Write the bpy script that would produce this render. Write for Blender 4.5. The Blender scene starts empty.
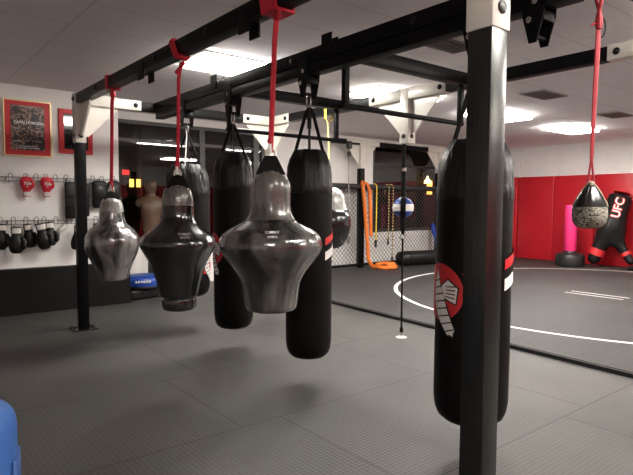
import bpy, bmesh, math, random
from math import sin, cos, pi, radians, atan, atan2, sqrt
from mathutils import Vector, Matrix, noise
from mathutils.bvhtree import BVHTree

random.seed(7)
SC = bpy.context.scene
COL = SC.collection

# ------------------------------------------------------------------ materials
def nt(name):
    m = bpy.data.materials.new(name); m.use_nodes = True
    t = m.node_tree
    b = t.nodes['Principled BSDF']
    return m, t, b

def mat(name, col, rough=.5, metal=0., bump=0., bscale=40., var=0., vscale=6., spec=.5, stretch=None, coat=0.):
    m, t, b = nt(name)
    b.inputs['Base Color'].default_value = (*col, 1)
    b.inputs['Roughness'].default_value = rough
    b.inputs['Metallic'].default_value = metal
    b.inputs['Specular IOR Level'].default_value = spec
    b.inputs['Coat Weight'].default_value = coat
    tc = t.nodes.new('ShaderNodeTexCoord')
    src = tc.outputs['Object']
    if stretch:
        mp = t.nodes.new('ShaderNodeMapping'); mp.inputs['Scale'].default_value = stretch
        t.links.new(src, mp.inputs['Vector']); src = mp.outputs['Vector']
    n1 = t.nodes.new('ShaderNodeTexNoise'); n1.inputs['Scale'].default_value = vscale
    n1.inputs['Detail'].default_value = 4
    t.links.new(src, n1.inputs['Vector'])
    rp = t.nodes.new('ShaderNodeValToRGB')
    lo = tuple(c * (1 - var) for c in col); hi = tuple(min(1, c * (1 + var)) for c in col)
    rp.color_ramp.elements[0].color = (*lo, 1); rp.color_ramp.elements[1].color = (*hi, 1)
    rp.color_ramp.elements[0].position = .3; rp.color_ramp.elements[1].position = .7
    t.links.new(n1.outputs['Fac'], rp.inputs['Fac'])
    t.links.new(rp.outputs['Color'], b.inputs['Base Color'])
    if bump:
        n2 = t.nodes.new('ShaderNodeTexNoise'); n2.inputs['Scale'].default_value = bscale
        n2.inputs['Detail'].default_value = 3
        t.links.new(src, n2.inputs['Vector'])
        bp = t.nodes.new('ShaderNodeBump'); bp.inputs['Strength'].default_value = bump
        bp.inputs['Distance'].default_value = .02
        t.links.new(n2.outputs['Fac'], bp.inputs['Height'])
        t.links.new(bp.outputs['Normal'], b.inputs['Normal'])
    return m

def emit(name, col, st):
    m, t, b = nt(name)
    b.inputs['Base Color'].default_value = (*col, 1)
    b.inputs['Emission Color'].default_value = (*col, 1)
    b.inputs['Emission Strength'].default_value = st
    return m

class NG:
    """tiny math-node helper"""
    def __init__(s, t): s.t = t
    def m(s, op, a, b=None, c=None):
        n = s.t.nodes.new('ShaderNodeMath'); n.operation = op
        for i, v in enumerate((a, b, c)):
            if v is None: continue
            if isinstance(v, (int, float)): n.inputs[i].default_value = v
            else: s.t.links.new(v, n.inputs[i])
        return n.outputs[0]
    def mix(s, f, a, b):
        n = s.t.nodes.new('ShaderNodeMix'); n.data_type = 'RGBA'
        for k, v in ((0, f), (6, a), (7, b)):
            if isinstance(v, (int, float)): n.inputs[k].default_value = v
            elif isinstance(v, tuple): n.inputs[k].default_value = (*v, 1)
            else: s.t.links.new(v, n.inputs[k])
        return n.outputs[2]
    def xyz(s, kind='Object'):
        tc = s.t.nodes.new('ShaderNodeTexCoord'); sp = s.t.nodes.new('ShaderNodeSeparateXYZ')
        s.t.links.new(tc.outputs[kind], sp.inputs[0]); return sp.outputs, tc.outputs[kind]
    def noise(s, vec, scale, detail=3):
        n = s.t.nodes.new('ShaderNodeTexNoise'); n.inputs['Scale'].default_value = scale
        n.inputs['Detail'].default_value = detail; s.t.links.new(vec, n.inputs['Vector']); return n.outputs['Fac']
    def bump(s, h, strength, dist, b):
        n = s.t.nodes.new('ShaderNodeBump'); n.inputs['Strength'].default_value = strength
        n.inputs['Distance'].default_value = dist; s.t.links.new(h, n.inputs['Height'])
        s.t.links.new(n.outputs['Normal'], b.inputs['Normal'])

def floor_mat():
    m, t, b = nt('rubber_floor_tiles'); g = NG(t); (x, y, z), vec = g.xyz()
    v = g.m('DIVIDE', g.m('SUBTRACT', y, 2.91), 1.17)
    row = g.m('FLOOR', v); fy = g.m('FRACT', v)
    odd = g.m('ABSOLUTE', g.m('MODULO', row, 2.))
    u = g.m('DIVIDE', g.m('SUBTRACT', g.m('SUBTRACT', x, 1.755), g.m('MULTIPLY', odd, .29)), 1.77)
    fx = g.m('FRACT', u)
    seam = g.m('MAXIMUM', g.m('LESS_THAN', fy, .008), g.m('LESS_THAN', fx, .0055))
    n1 = g.noise(vec, 1.3, 5); n2 = g.noise(vec, 60, 2)
    tile = g.noise(g_comb(t, row, g.m('FLOOR', u)), 3.7, 0)
    f = g.m('ADD', g.m('MULTIPLY', n1, .7), g.m('MULTIPLY', n2, .3))
    f = g.m('ADD', g.m('MULTIPLY', f, .8), g.m('MULTIPLY', tile, .2))
    # raised stud tread, two diagonal sets
    a = g.m('ADD', x, y); d = g.m('SUBTRACT', x, y)
    st = g.m('MULTIPLY', g.m('SINE', g.m('MULTIPLY', a, 110.)), g.m('SINE', g.m('MULTIPLY', d, 110.)))
    st = g.m('MAXIMUM', st, 0.)
    c = g.mix(f, FLO, FHI)
    c = g.mix(g.m('MULTIPLY', st, .30), c, (.02, .02, .02))
    c = g.mix(seam, c, (.012, .012, .012))
    t.links.new(c, b.inputs['Base Color'])
    b.inputs['Roughness'].default_value = .52
    b.inputs['Specular IOR Level'].default_value = .5
    h = g.m('SUBTRACT', g.m('ADD', st, g.m('MULTIPLY', n2, .6)), g.m('MULTIPLY', seam, 2.))
    g.bump(h, .5, .004, b)
    return m

def g_comb(t, a, b_):
    n = t.nodes.new('ShaderNodeCombineXYZ'); t.links.new(a, n.inputs[0]); t.links.new(b_, n.inputs[1]); return n.outputs[0]

FLO, FHI = (.024, .023, .0215), (.110, .106, .098)

def mat_floor_mat():
    m, t, b = nt('wrestling_mat_vinyl'); g = NG(t); (x, y, z), vec = g.xyz()
    # roll joints run along X every 1.5 m, faint ribs between
    fy = g.m('FRACT', g.m('DIVIDE', y, 1.52))
    joint = g.m('LESS_THAN', fy, .008)
    rib = g.m('SINE', g.m('MULTIPLY', y, 62.))
    n1 = g.noise(vec, 1.1, 4); n2 = g.noise(vec, 30, 2)
    c = g.mix(n1, (.016, .0152, .0148), (.038, .0365, .035))
    c = g.mix(joint, c, (.012, .012, .012))
    t.links.new(c, b.inputs['Base Color'])
    b.inputs['Specular IOR Level'].default_value = .55
    t.links.new(g.m('ADD', .56, g.m('MULTIPLY', n2, .12)), b.inputs['Roughness'])
    g.bump(g.m('ADD', g.m('MULTIPLY', rib, .5), g.m('MULTIPLY', n2, .8)), .22, .004, b)
    return m

def ceiling_mat():
    m, t, b = nt('ceiling_tiles'); g = NG(t); (x, y, z), vec = g.xyz()
    fx = g.m('FRACT', g.m('DIVIDE', g.m('SUBTRACT', x, .1), 1.2)); fy = g.m('FRACT', g.m('DIVIDE', g.m('SUBTRACT', y, 4.85), .6))
    lx = g.m('LESS_THAN', fx, .016); ly = g.m('LESS_THAN', fy, .032)
    line = g.m('MAXIMUM', lx, ly)
    n = g.noise(vec, 120, 2); n3 = g.noise(vec, .9, 2)
    c = g.mix(n, (.80, .765, .79), (.90, .865, .88))
    c = g.mix(g.m('MULTIPLY', line, .28), c, (.40, .37, .38))
    t.links.new(c, b.inputs['Base Color']); b.inputs['Roughness'].default_value = .9
    g.bump(g.m('SUBTRACT', g.m('MULTIPLY', n, .4), line), .25, .004, b)
    return m

def twotone_wall():
    m, t, b = nt('red_padded_and_white_wall'); g = NG(t); (x, y, z), vec = g.xyz()
    up = g.m('GREATER_THAN', z, 2.1)
    fx = g.m('LESS_THAN', g.m('FRACT', g.m('DIVIDE', g.m('ADD', x, y), .98)), .012)
    red = g.mix(fx, (.42, .012, .02), (.12, .004, .006))
    t.links.new(g.mix(up, red, (.72, .70, .68)), b.inputs['Base Color']); b.inputs['Roughness'].default_value = .5
    return m

def glass_mat():
    m, t, b = nt('night_window_glass')
    t.nodes.remove(b); out = t.nodes['Material Output']
    tr = t.nodes.new('ShaderNodeBsdfTransparent'); tr.inputs[0].default_value = (.55, .55, .52, 1)
    gl = t.nodes.new('ShaderNodeBsdfGlossy'); gl.inputs['Roughness'].default_value = .0
    fr = t.nodes.new('ShaderNodeFresnel'); fr.inputs['IOR'].default_value = 1.9
    mx = t.nodes.new('ShaderNodeMixShader')
    ge = t.nodes.new('ShaderNodeNewGeometry'); g = NG(t)
    t.links.new(g.m('MULTIPLY', fr.outputs[0], g.m('SUBTRACT', 1., ge.outputs['Backfacing'])), mx.inputs[0]); t.links.new(tr.outputs[0], mx.inputs[1]); t.links.new(gl.outputs[0], mx.inputs[2])
    t.links.new(mx.outputs[0], out.inputs['Surface'])
    return m

def camo_mat():
    m, t, b = nt('grey_camouflage_fabric'); g = NG(t); (x, y, z), vec = g.xyz()
    mp = t.nodes.new('ShaderNodeMapping'); mp.inputs['Scale'].default_value = (1, 1, 2.0)
    t.links.new(vec, mp.inputs[0])
    w = t.nodes.new('ShaderNodeTexNoise'); w.inputs['Scale'].default_value = 42; w.inputs['Detail'].default_value = 2
    w.inputs['Distortion'].default_value = 1.6
    t.links.new(mp.outputs[0], w.inputs['Vector'])
    r = t.nodes.new('ShaderNodeValToRGB'); r.color_ramp.interpolation = 'CONSTANT'
    e = r.color_ramp.elements; e[0].color = (.025, .024, .018, 1); e[0].position = 0
    e[1].color = (.16, .15, .12, 1); e[1].position = .42
    k = e.new(.50); k.color = (.42, .40, .33, 1)
    k = e.new(.60); k.color = (.05, .048, .036, 1)
    t.links.new(w.outputs['Fac'], r.inputs['Fac']); t.links.new(r.outputs['Color'], b.inputs['Base Color'])
    b.inputs['Roughness'].default_value = .7
    return m

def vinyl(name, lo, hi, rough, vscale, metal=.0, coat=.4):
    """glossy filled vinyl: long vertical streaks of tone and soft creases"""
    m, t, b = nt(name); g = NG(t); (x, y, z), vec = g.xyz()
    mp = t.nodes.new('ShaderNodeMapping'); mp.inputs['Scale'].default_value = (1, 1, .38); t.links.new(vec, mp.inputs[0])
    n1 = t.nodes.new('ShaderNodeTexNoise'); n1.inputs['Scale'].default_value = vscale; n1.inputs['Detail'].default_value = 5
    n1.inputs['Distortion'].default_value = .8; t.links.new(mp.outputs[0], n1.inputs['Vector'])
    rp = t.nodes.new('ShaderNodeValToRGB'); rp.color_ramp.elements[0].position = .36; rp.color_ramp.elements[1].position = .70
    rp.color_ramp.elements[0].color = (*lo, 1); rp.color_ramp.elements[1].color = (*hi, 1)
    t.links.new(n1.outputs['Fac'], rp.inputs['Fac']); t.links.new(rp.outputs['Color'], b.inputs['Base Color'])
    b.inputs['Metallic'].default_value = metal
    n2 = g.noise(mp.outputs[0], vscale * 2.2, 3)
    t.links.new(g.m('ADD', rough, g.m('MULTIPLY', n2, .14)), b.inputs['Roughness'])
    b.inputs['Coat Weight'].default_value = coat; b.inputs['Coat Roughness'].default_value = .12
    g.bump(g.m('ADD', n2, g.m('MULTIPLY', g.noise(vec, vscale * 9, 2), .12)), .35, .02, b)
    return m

def print_mat():
    m, t, b = nt('fight_poster_print'); g = NG(t); (x, y, z), vec = g.xyz()
    n = g.noise(vec, 34, 5); n2 = g.noise(vec, 9, 2)
    f = g.m('MULTIPLY', g.m('GREATER_THAN', n, .50), g.m('GREATER_THAN', n2, .47))
    c = g.mix(g.m('MULTIPLY', f, g.m('MULTIPLY', n, 1.1)), (.018, .016, .015), (.42, .25, .19))
    t.links.new(c, b.inputs['Base Color']); b.inputs['Roughness'].default_value = .3
    return m

def rope_mat():
    m, t, b = nt('orange_braided_rope'); g = NG(t); (x, y, z), vec = g.xyz()
    w = g.m('SINE', g.m('MULTIPLY', g.m('ADD', g.m('ADD', x, y), z), 150.))
    t.links.new(g.mix(g.m('MULTIPLY', g.m('ADD', w, 1.), .5), (.62, .12, .01), (.95, .24, .03)), b.inputs['Base Color'])
    b.inputs['Roughness'].default_value = .6
    return m

def bead_mat():
    m, t, b = nt('beaded_rope'); g = NG(t); (x, y, z), vec = g.xyz()
    w = g.m('GREATER_THAN', g.m('SINE', g.m('MULTIPLY', z, 95.)), .1)
    t.links.new(g.mix(w, (.05, .03, .02), (.75, .55, .22)), b.inputs['Base Color'])
    return m

M = {}
M['floor'] = floor_mat(); M['mat'] = mat_floor_mat(); M['ceil'] = ceiling_mat(); M['twotone'] = twotone_wall()
M['white_wall'] = mat('white_painted_wall', (.82, .80, .775), .7, bump=.06, bscale=90, var=.03)
M['black_panel'] = mat('black_kick_board', (.008, .0076, .007), .6, bump=.08, var=.3, vscale=3, spec=.15)
M['black_steel'] = mat('black_powder_coated_steel', (.0045, .0045, .005), .42, bump=.05, bscale=160, var=.25, spec=.12)
M['worn_steel'] = mat('dark_brushed_steel', (.055, .057, .053), .27, .85, bump=.05, bscale=40, var=.25, stretch=(30, 30, 1))
M['bracket'] = mat('off_white_painted_steel', (.70, .67, .60), .35, bump=.03, bscale=120, var=.05, coat=.2)
M['bolt'] = mat('black_bolt_head', (.01, .01, .01), .4, .5)
M['chrome'] = mat('zinc_plated_steel', (.55, .55, .54), .25, 1., var=.1)
M['bag'] = mat('matte_black_bag_leather', (.0050, .0048, .0044), .50, bump=.10, bscale=14, var=.3, vscale=5, spec=.13)
M['crown'] = mat('black_gathered_nylon', (.006, .0058, .0056), .36, bump=.6, bscale=11, var=.4, vscale=8, stretch=(3, 3, .6), spec=.25)
M['web'] = mat('black_nylon_webbing', (.005, .005, .005), .6, bump=.2, bscale=200, var=.2, spec=.15)
M['greyweb'] = mat('grey_nylon_webbing', (.33, .32, .30), .55, bump=.2, bscale=200, var=.2)
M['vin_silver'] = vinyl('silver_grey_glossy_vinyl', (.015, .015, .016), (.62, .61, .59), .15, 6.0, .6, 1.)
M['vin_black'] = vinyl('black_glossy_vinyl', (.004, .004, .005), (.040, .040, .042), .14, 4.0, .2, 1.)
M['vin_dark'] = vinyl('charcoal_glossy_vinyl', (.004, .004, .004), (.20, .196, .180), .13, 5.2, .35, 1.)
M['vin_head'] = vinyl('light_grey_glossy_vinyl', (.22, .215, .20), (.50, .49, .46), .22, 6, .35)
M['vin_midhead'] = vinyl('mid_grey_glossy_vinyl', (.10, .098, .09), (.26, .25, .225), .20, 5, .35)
M['redstrap'] = mat('red_nylon_strap', (.58, .013, .034), .6, bump=.2, bscale=180, var=.12, vscale=30)
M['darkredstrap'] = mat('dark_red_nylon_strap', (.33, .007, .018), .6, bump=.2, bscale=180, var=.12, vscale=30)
M['yellow'] = mat('yellow_rubber_band', (.85, .62, .05), .5, var=.08)
M['yellowpale'] = mat('pale_yellow_webbing', (.86, .78, .22), .6, var=.08)
M['redprint'] = mat('red_print', (.58, .02, .025), .45, var=.06)
M['whiteprint'] = mat('white_print', (.82, .81, .77), .5, var=.05)
M['blackprint'] = mat('black_print', (.01, .01, .01), .5)
M['greyprint'] = mat('grey_print', (.42, .42, .40), .5)
M['redpad'] = mat('red_wall_pad_vinyl', (.50, .009, .019), .42, bump=.04, bscale=5, var=.07, vscale=1.5)
M['pink'] = mat('hot_pink_vinyl', (.90, .035, .20), .5, var=.06)
M['blackvinyl'] = mat('black_vinyl', (.008, .008, .008), .38, bump=.15, bscale=9, var=.3, spec=.25)
M['blackplastic'] = mat('black_moulded_plastic', (.015, .015, .015), .4, bump=.05, var=.2)
M['camo'] = camo_mat()
M['glossleather'] = mat('glossy_black_leather', (.009, .009, .009), .22, bump=.1, bscale=12, var=.3, coat=.3)
M['tanleather'] = mat('tan_edging', (.36, .31, .22), .6, var=.2)
M['redglove'] = mat('red_glove_leather', (.56, .012, .03), .38, bump=.08, bscale=30, var=.12)
M['blackglove'] = mat('black_glove_leather', (.007, .007, .007), .33, bump=.15, bscale=22, var=.3, spec=.3)
M['labelcloth'] = mat('off_white_label', (.66, .63, .57), .7, var=.1)
M['redframe'] = mat('red_picture_mount', (.60, .022, .03), .5, var=.06)
M['gold'] = mat('gilt_frame', (.72, .55, .30), .35, .6, var=.12)
M['print'] = print_mat()
M['picglass'] = mat('framed_print_glass', (.020, .019, .018), .06, 0, var=.4, vscale=6, spec=1.)
M['wire'] = mat('grey_steel_wire', (.20, .20, .20), .4, .7)
M['fencewire'] = mat('black_coated_chain_link', (.075, .075, .075), .5, .3)
M['blackfoam'] = mat('black_foam_rail', (.018, .018, .018), .6, bump=.1, var=.2)
M['orange'] = rope_mat(); M['bead'] = bead_mat()
M['blue'] = mat('royal_blue_vinyl', (.010, .050, .30), .4, bump=.1, bscale=14, var=.15)
M['bluecloth'] = mat('blue_vinyl_shield', (.045, .155, .48), .55, bump=.25, bscale=9, var=.14, vscale=10)
M['bluepipe'] = mat('light_blue_piping', (.10, .22, .55), .5)
M['lightframe'] = mat('white_light_trim', (.75, .74, .72), .5)
M['vent'] = mat('dark_vent_louvre', (.20, .185, .17), .6)
M['ventin'] = mat('vent_recess', (.035, .033, .030), .8)
M['glass'] = glass_mat()
M['winframe'] = mat('dark_aluminium_frame', (.045, .044, .042), .4, .4)
M['greyframe'] = mat('grey_aluminium_frame', (.24, .235, .225), .45, .3)
M['dim_skin'] = mat('dim_reflected_brown', (.085, .045, .024), .5, var=.2)  # brown kept dark to imitate a dim reflection in the glass
M['brick'] = mat('dark_brown_brick_front', (.035, .020, .014), .8, bump=.3, bscale=30, var=.3)
M['tanpost'] = mat('tan_masonry_pilaster', (.10, .075, .045), .8, bump=.2, var=.2)
M['asphalt'] = mat('night_asphalt', (.03, .03, .03), .8, var=.2)
M['matline'] = mat('white_mat_line', (.80, .79, .76), .5, var=.05)
M['matedge'] = mat('black_mat_edge', (.006, .006, .006), .7)
M['lamp'] = emit('ceiling_panel_light', (1., .95, .885), 17.)
M['litwin'] = emit('amber_lit_window', (1., .55, .12), 2.6)
M['redreflection'] = emit('red_sign_reflection', (1., .03, .03), 1.6)  # glow imitates an exit sign reflected in the window
M['lampglow'] = emit('warm_pendant_glow', (1., .72, .35), 5.)

# ------------------------------------------------------------------ mesh builder
class MB:
    def __init__(s): s.bm = bmesh.new()
    def _xf(s, vs, mtx):
        if mtx is not None: bmesh.ops.transform(s.bm, matrix=mtx, verts=vs)
    def box(s, c, size, bevel=0., seg=2, mtx=None):
        r = bmesh.ops.create_cube(s.bm, size=1.); vs = r['verts']
        bmesh.ops.scale(s.bm, vec=size, verts=vs); bmesh.ops.translate(s.bm, vec=c, verts=vs)
        if bevel:
            es = list({e for v in vs for e in v.link_edges})
            rr = bmesh.ops.bevel(s.bm, geom=es, offset=bevel, segments=seg, affect='EDGES', profile=.5)
            vs = list({v for f in rr['faces'] for v in f.verts} | {v for v in vs if v.is_valid})
        s._xf(vs, mtx); return s
    def tube(s, pts, r, n=8, closed=False, flat=None, up=None):
        pts = [Vector(p) for p in pts]; k = len(pts); rings = []
        rad = r if isinstance(r, (list, tuple)) else [r] * k
        t0 = (pts[1] - pts[0]).normalized()
        a = Vector(up) if up else (Vector((0, 0, 1)) if abs(t0.z) < .9 else Vector((1, 0, 0)))
        nrm = (a - t0 * a.dot(t0)).normalized()
        for i, p in enumerate(pts):
            if closed: t = (pts[(i + 1) % k] - pts[i - 1])
            elif i == 0: t = pts[1] - pts[0]
            elif i == k - 1: t = pts[-1] - pts[-2]
            else: t = (pts[i + 1] - p).normalized() + (p - pts[i - 1]).normalized()
            if t.length < 1e-9: t = t0
            t = t.normalized()
            nn = nrm - t * nrm.dot(t)
            nrm = nn.normalized() if nn.length > 1e-6 else nrm
            b = t.cross(nrm)
            fa, fb = (1., flat) if flat else (1., 1.)
            rings.append([s.bm.verts.new(p + nrm * (cos(2 * pi * j / n) * rad[i] * fa) + b * (sin(2 * pi * j / n) * rad[i] * fb)) for j in range(n)])
        for i in range(k - 1 + (1 if closed else 0)):
            A, B = rings[i], rings[(i + 1) % k]
            for j in range(n): s.bm.faces.new((A[j], A[(j + 1) % n], B[(j + 1) % n], B[j]))
        if not closed:
            s.bm.faces.new(rings[0][::-1]); s.bm.faces.new(rings[-1])
        return s
    def lathe(s, prof, n=32, c=(0, 0, 0), fn=None, sx=1., sy=1., mtx=None):
        """prof: list of (r, z) from bottom to top; fn(theta, z, r) -> r"""
        vs = []; rings = []
        for r, z in prof:
            if r < 1e-6:
                v = s.bm.verts.new((c[0], c[1], c[2] + z)); rings.append([v]); vs.append(v); continue
            ring = []
            for j in range(n):
                th = 2 * pi * j / n; rr = fn(th, z, r) if fn else r
                v = s.bm.verts.new((c[0] + cos(th) * rr * sx, c[1] + sin(th) * rr * sy, c[2] + z)); ring.append(v); vs.append(v)
            rings.append(ring)
        for A, B in zip(rings, rings[1:]):
            for j in range(n):
                k = (j + 1) % n
                if len(A) == 1 and len(B) == 1: continue
                if len(A) == 1: s.bm.faces.new((A[0], B[k], B[j]))
                elif len(B) == 1: s.bm.faces.new((A[j], A[k], B[0]))
                else: s.bm.faces.new((A[j], A[k], B[k], B[j]))
        if len(rings[0]) > 1: s.bm.faces.new(rings[0][::-1])
        if len(rings[-1]) > 1: s.bm.faces.new(rings[-1])
        s._xf(vs, mtx); return s
    def prism(s, poly, d0, d1, axes='xz'):
        """extrude a 2D polygon; axes names the two in-plane axes, the third is the depth"""
        def P(u, v, d):
            return {'xz': (u, d, v), 'yz': (d, u, v), 'xy': (u, v, d)}[axes]
        a = [s.bm.verts.new(P(u, v, d0)) for u, v in poly]; b = [s.bm.verts.new(P(u, v, d1)) for u, v in poly]
        k = len(poly); s.bm.faces.new(a); s.bm.faces.new(b[::-1])
        for i in range(k): s.bm.faces.new((a[i], b[i], b[(i + 1) % k], a[(i + 1) % k]))
        return s
    def build(s, name, m, parent=None, off=None, smooth=33):
        if off is not None: bmesh.ops.translate(s.bm, vec=(-off[0], -off[1], -off[2]), verts=s.bm.verts)
        bmesh.ops.recalc_face_normals(s.bm, faces=s.bm.faces)
        me = bpy.data.meshes.new(name); s.bm.to_mesh(me); s.bm.free()
        if smooth:
            me.shade_smooth(); me.set_sharp_from_angle(angle=radians(smooth))
        me.materials.append(m)
        o = bpy.data.objects.new(name, me); COL.objects.link(o)
        if parent: o.parent = parent
        return o

def tag(o, label=None, cat=None, group=None, kind=None):
    if label: o['label'] = label
    if cat: o['category'] = cat
    if group: o['group'] = group
    if kind: o['kind'] = kind
    return o
def thing(name, label, cat, loc=(0, 0, 0), group=None, rz=0.):
    o = bpy.data.objects.new(name, None); COL.objects.link(o); o.location = loc; o.rotation_euler = (0, 0, rz)
    o.empty_display_size = .1
    return tag(o, label, cat, group)
def struct(o): o['kind'] = 'structure'; return o
def copy_tree(o, parent=None):
    c = o.copy(); COL.objects.link(c)
    if parent is not None: c.parent = parent
    for ch in list(o.children): copy_tree(ch, c)
    return c
def recopy(src, label, loc, group=None, rz=None):
    c = copy_tree(src); c['label'] = label; c.location = loc
    if group: c['group'] = group
    if rz is not None: c.rotation_euler = (0, 0, rz)
    return c
def arc(cx, cy, r, a0, a1, n): return [(cx + r * cos(a0 + (a1 - a0) * i / n), cy + r * sin(a0 + (a1 - a0) * i / n)) for i in range(n + 1)]

def text_mesh(s, size, extrude=.0, shear=0., bold=0.):
    cu = bpy.data.curves.new('lettering', 'FONT'); cu.body = s; cu.size = size; cu.extrude = extrude
    cu.align_x = 'CENTER'; cu.align_y = 'CENTER'; cu.shear = shear; cu.offset = bold; cu.space_line = .8
    o = bpy.data.objects.new('lettering', cu); COL.objects.link(o)
    dg = bpy.context.evaluated_depsgraph_get(); dg.update()
    me = bpy.data.meshes.new_from_object(o.evaluated_get(dg)); bpy.data.objects.remove(o); bpy.data.curves.remove(cu)
    return me
def text_obj(name, s, size, m, parent, mtx, extrude=.002, shear=0., bold=0.):
    me = text_mesh(s, size, extrude, shear, bold); me.name = name; me.transform(mtx)
    me.materials.clear(); me.materials.append(m)
    o = bpy.data.objects.new(name, me); COL.objects.link(o); o.parent = parent
    return o
def wall_text_mtx(c):      # text upright, facing -Y
    return Matrix.Translation(c) @ Matrix.Rotation(pi / 2, 4, 'X')

def decal(name, polys, m, parent, r, a0, z0, eps):
    """flat outlines (arc length, height) bent round a cylinder of radius r"""
    bm = bmesh.new()
    for poly in polys:
        vs = [bm.verts.new((u, v, 0)) for u, v in poly]; bm.faces.new(vs)
    bmesh.ops.triangulate(bm, faces=bm.faces)
    for _ in range(5):
        es = [e for e in bm.edges if abs(e.verts[0].co.x - e.verts[1].co.x) > .02]
        if not es: break
        bmesh.ops.subdivide_edges(bm, edges=es, cuts=1); bmesh.ops.triangulate(bm, faces=bm.faces)
    for v in bm.verts:
        a = a0 + v.co.x / r; v.co = Vector((cos(a) * (r + eps), sin(a) * (r + eps), z0 + v.co.y))
    me = bpy.data.meshes.new(name); bmesh.ops.recalc_face_normals(bm, faces=bm.faces); bm.to_mesh(me); bm.free()
    me.materials.append(m); me.shade_smooth()
    o = bpy.data.objects.new(name, me); COL.objects.link(o); o.parent = parent
    return o

# ------------------------------------------------------------------ camera
cd = bpy.data.cameras.new('camera'); cam = bpy.data.objects.new('camera', cd); COL.objects.link(cam); SC.camera = cam
F_PX = 550.; yaw = atan(444 / 550.); pitch = atan(33.5 / 550.); roll = .005
Fh = Vector((sin(yaw), cos(yaw), 0)); R0 = Vector((cos(yaw), -sin(yaw), 0)); ZZ = Vector((0, 0, 1))
Fv = Fh * cos(pitch) - ZZ * sin(pitch); U0 = ZZ * cos(pitch) + Fh * sin(pitch)
Rv = R0 * cos(roll) + U0 * sin(roll); Uv = U0 * cos(roll) - R0 * sin(roll)
mw = Matrix((Rv, Uv, -Fv)).transposed().to_4x4(); mw.translation = (0, 0, 1.4)
cam.matrix_world = mw
cd.sensor_fit = 'HORIZONTAL'; cd.sensor_width = 36.; cd.lens = F_PX / 633 * 36; cd.clip_start = .05

# ------------------------------------------------------------------ setting
CZ = 2.86; XW = 13.02; YW = 8.85; X0 = -3.2; Y0 = -3.6; YL = 7.75; XL = 2.70
struct(MB().box(((X0 + XW) / 2, (Y0 + YW) / 2, -.05), (XW - X0 + .4, YW - Y0 + .4, .1)).build('floor', M['floor'], smooth=0))
# wrestling mat area (its near edge runs very slightly askew)
ed = [(5.12, 7.0), (4.98, 5.2), (4.79, 1.8), (4.55, -2.0), (4.45, Y0)]
matpoly = [(5.16, YW - .02)] + ed + [(XW, Y0), (XW, YW - .02)]
struct(MB().prism(matpoly, .0005, .04, 'xy').build('mat_floor', M['mat'], smooth=0))
edge = MB()
for (a, b) in zip([(5.16, YW - .02)] + ed, ed):
    A, B = Vector((*a, 0)), Vector((*b, 0)); d = (B - A).normalized(); nn = Vector((d.y, -d.x, 0))
    if nn.x > 0: nn = -nn
    edge.prism([tuple((A + nn * .004).xy), tuple((B + nn * .004).xy), tuple((B + nn * .035).xy), tuple((A + nn * .035).xy)], .001, .036, 'xy')
struct(edge.build('trim_1', M['matedge'], smooth=0))
# painted lines on the mat
def ring_mesh(cx, cy, rx, ry, w, n=120):
    b = MB(); a = []; c = []
    for i in range(n):
        t = 2 * pi * i / n
        a.append(b.bm.verts.new((cx + rx * cos(t), cy + ry * sin(t), .0415))); c.append(b.bm.verts.new((cx + (rx + w) * cos(t), cy + (ry + w) * sin(t), .0415)))
    for i in range(n):
        j = (i + 1) % n; b.bm.faces.new((a[i], a[j], c[j], c[i]))
    return b
struct(ring_mesh(8.88, 3.62, 3.35, 3.35, .06).build('mat_circle_line', M['matline'], smooth=0))
for k, (xa, xb) in enumerate(((8.40, 8.43), (8.60, 8.63))):
    struct(MB().box(((xa + xb) / 2, 3.78, .0405), (xb - xa, .86, .002)).build('mat_starting_line', M['matline'], smooth=0))
struct(MB().box(((X0 + XW) / 2, (Y0 + YW) / 2, CZ + .05), (XW - X0 + .4, YW - Y0 + .4, .1)).build('ceiling', M['ceil'], smooth=0))
# left wall with its return, then the window wall set further back
struct(MB().box(((X0 + XL) / 2, YL + .6, CZ / 2), (XL - X0, 1.2, CZ)).build('wall_left', M['white_wall'], smooth=0))
struct(MB().box(((X0 + 2.79) / 2, YL - .07, .285), (2.79 - X0, .14, .57), .006).build('baseboard_left', M['black_panel'], smooth=0))
wb = MB()
wb.box(((XL + XW) / 2, YW + .1, .385), (XW - XL, .2, .77))
wb.box(((XL + XW) / 2, YW + .1, (2.74 + CZ) / 2), (XW - XL, .2, CZ - 2.74))
wb.box(((5.87 + 8.76) / 2, YW + .1, 1.755), (8.76 - 5.87, .2, 1.97))
wb.box((XW - .55, YW + .1, 1.755), (1.1, .2, 1.97))
struct(wb.build('wall_back', M['white_wall'], smooth=0))
def window(name, xa, xb, mull, trans):
    root = bpy.data.objects.new(name, None); COL.objects.link(root); root.location = (xa, YW, .77); struct(root)
    fr = MB()
    for x in (xa + .03, xb - .03): fr.box((x, YW + .05, 1.755), (.06, .10, 1.97))
    for z in (.80, 2.71): fr.box(((xa + xb) / 2, YW + .05, z), (xb - xa - .12, .10, .06))
    for x, w in mull: fr.box((x, YW + .05, 1.755), (w, .09, 1.85))
    for z in trans: fr.box(((xa + xb) / 2, YW + .052, z), (xb - xa - .12, .07, .05))
    o = fr.build('window_frame', M['winframe'], root, off=root.location, smooth=0)
    g = MB().box(((xa + xb) / 2, YW + .05, 1.755), (xb - xa - .12, .008, 1.85)).build('window_pane', M['glass'], root, off=root.location, smooth=0)
    return root
window('window_1', XL + .005, 5.865, [(4.56, .10), (5.68, .12)], [2.42])
window('window_2', 8.765, XW - 1.105, [(11.25, .05)], [2.30])
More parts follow.
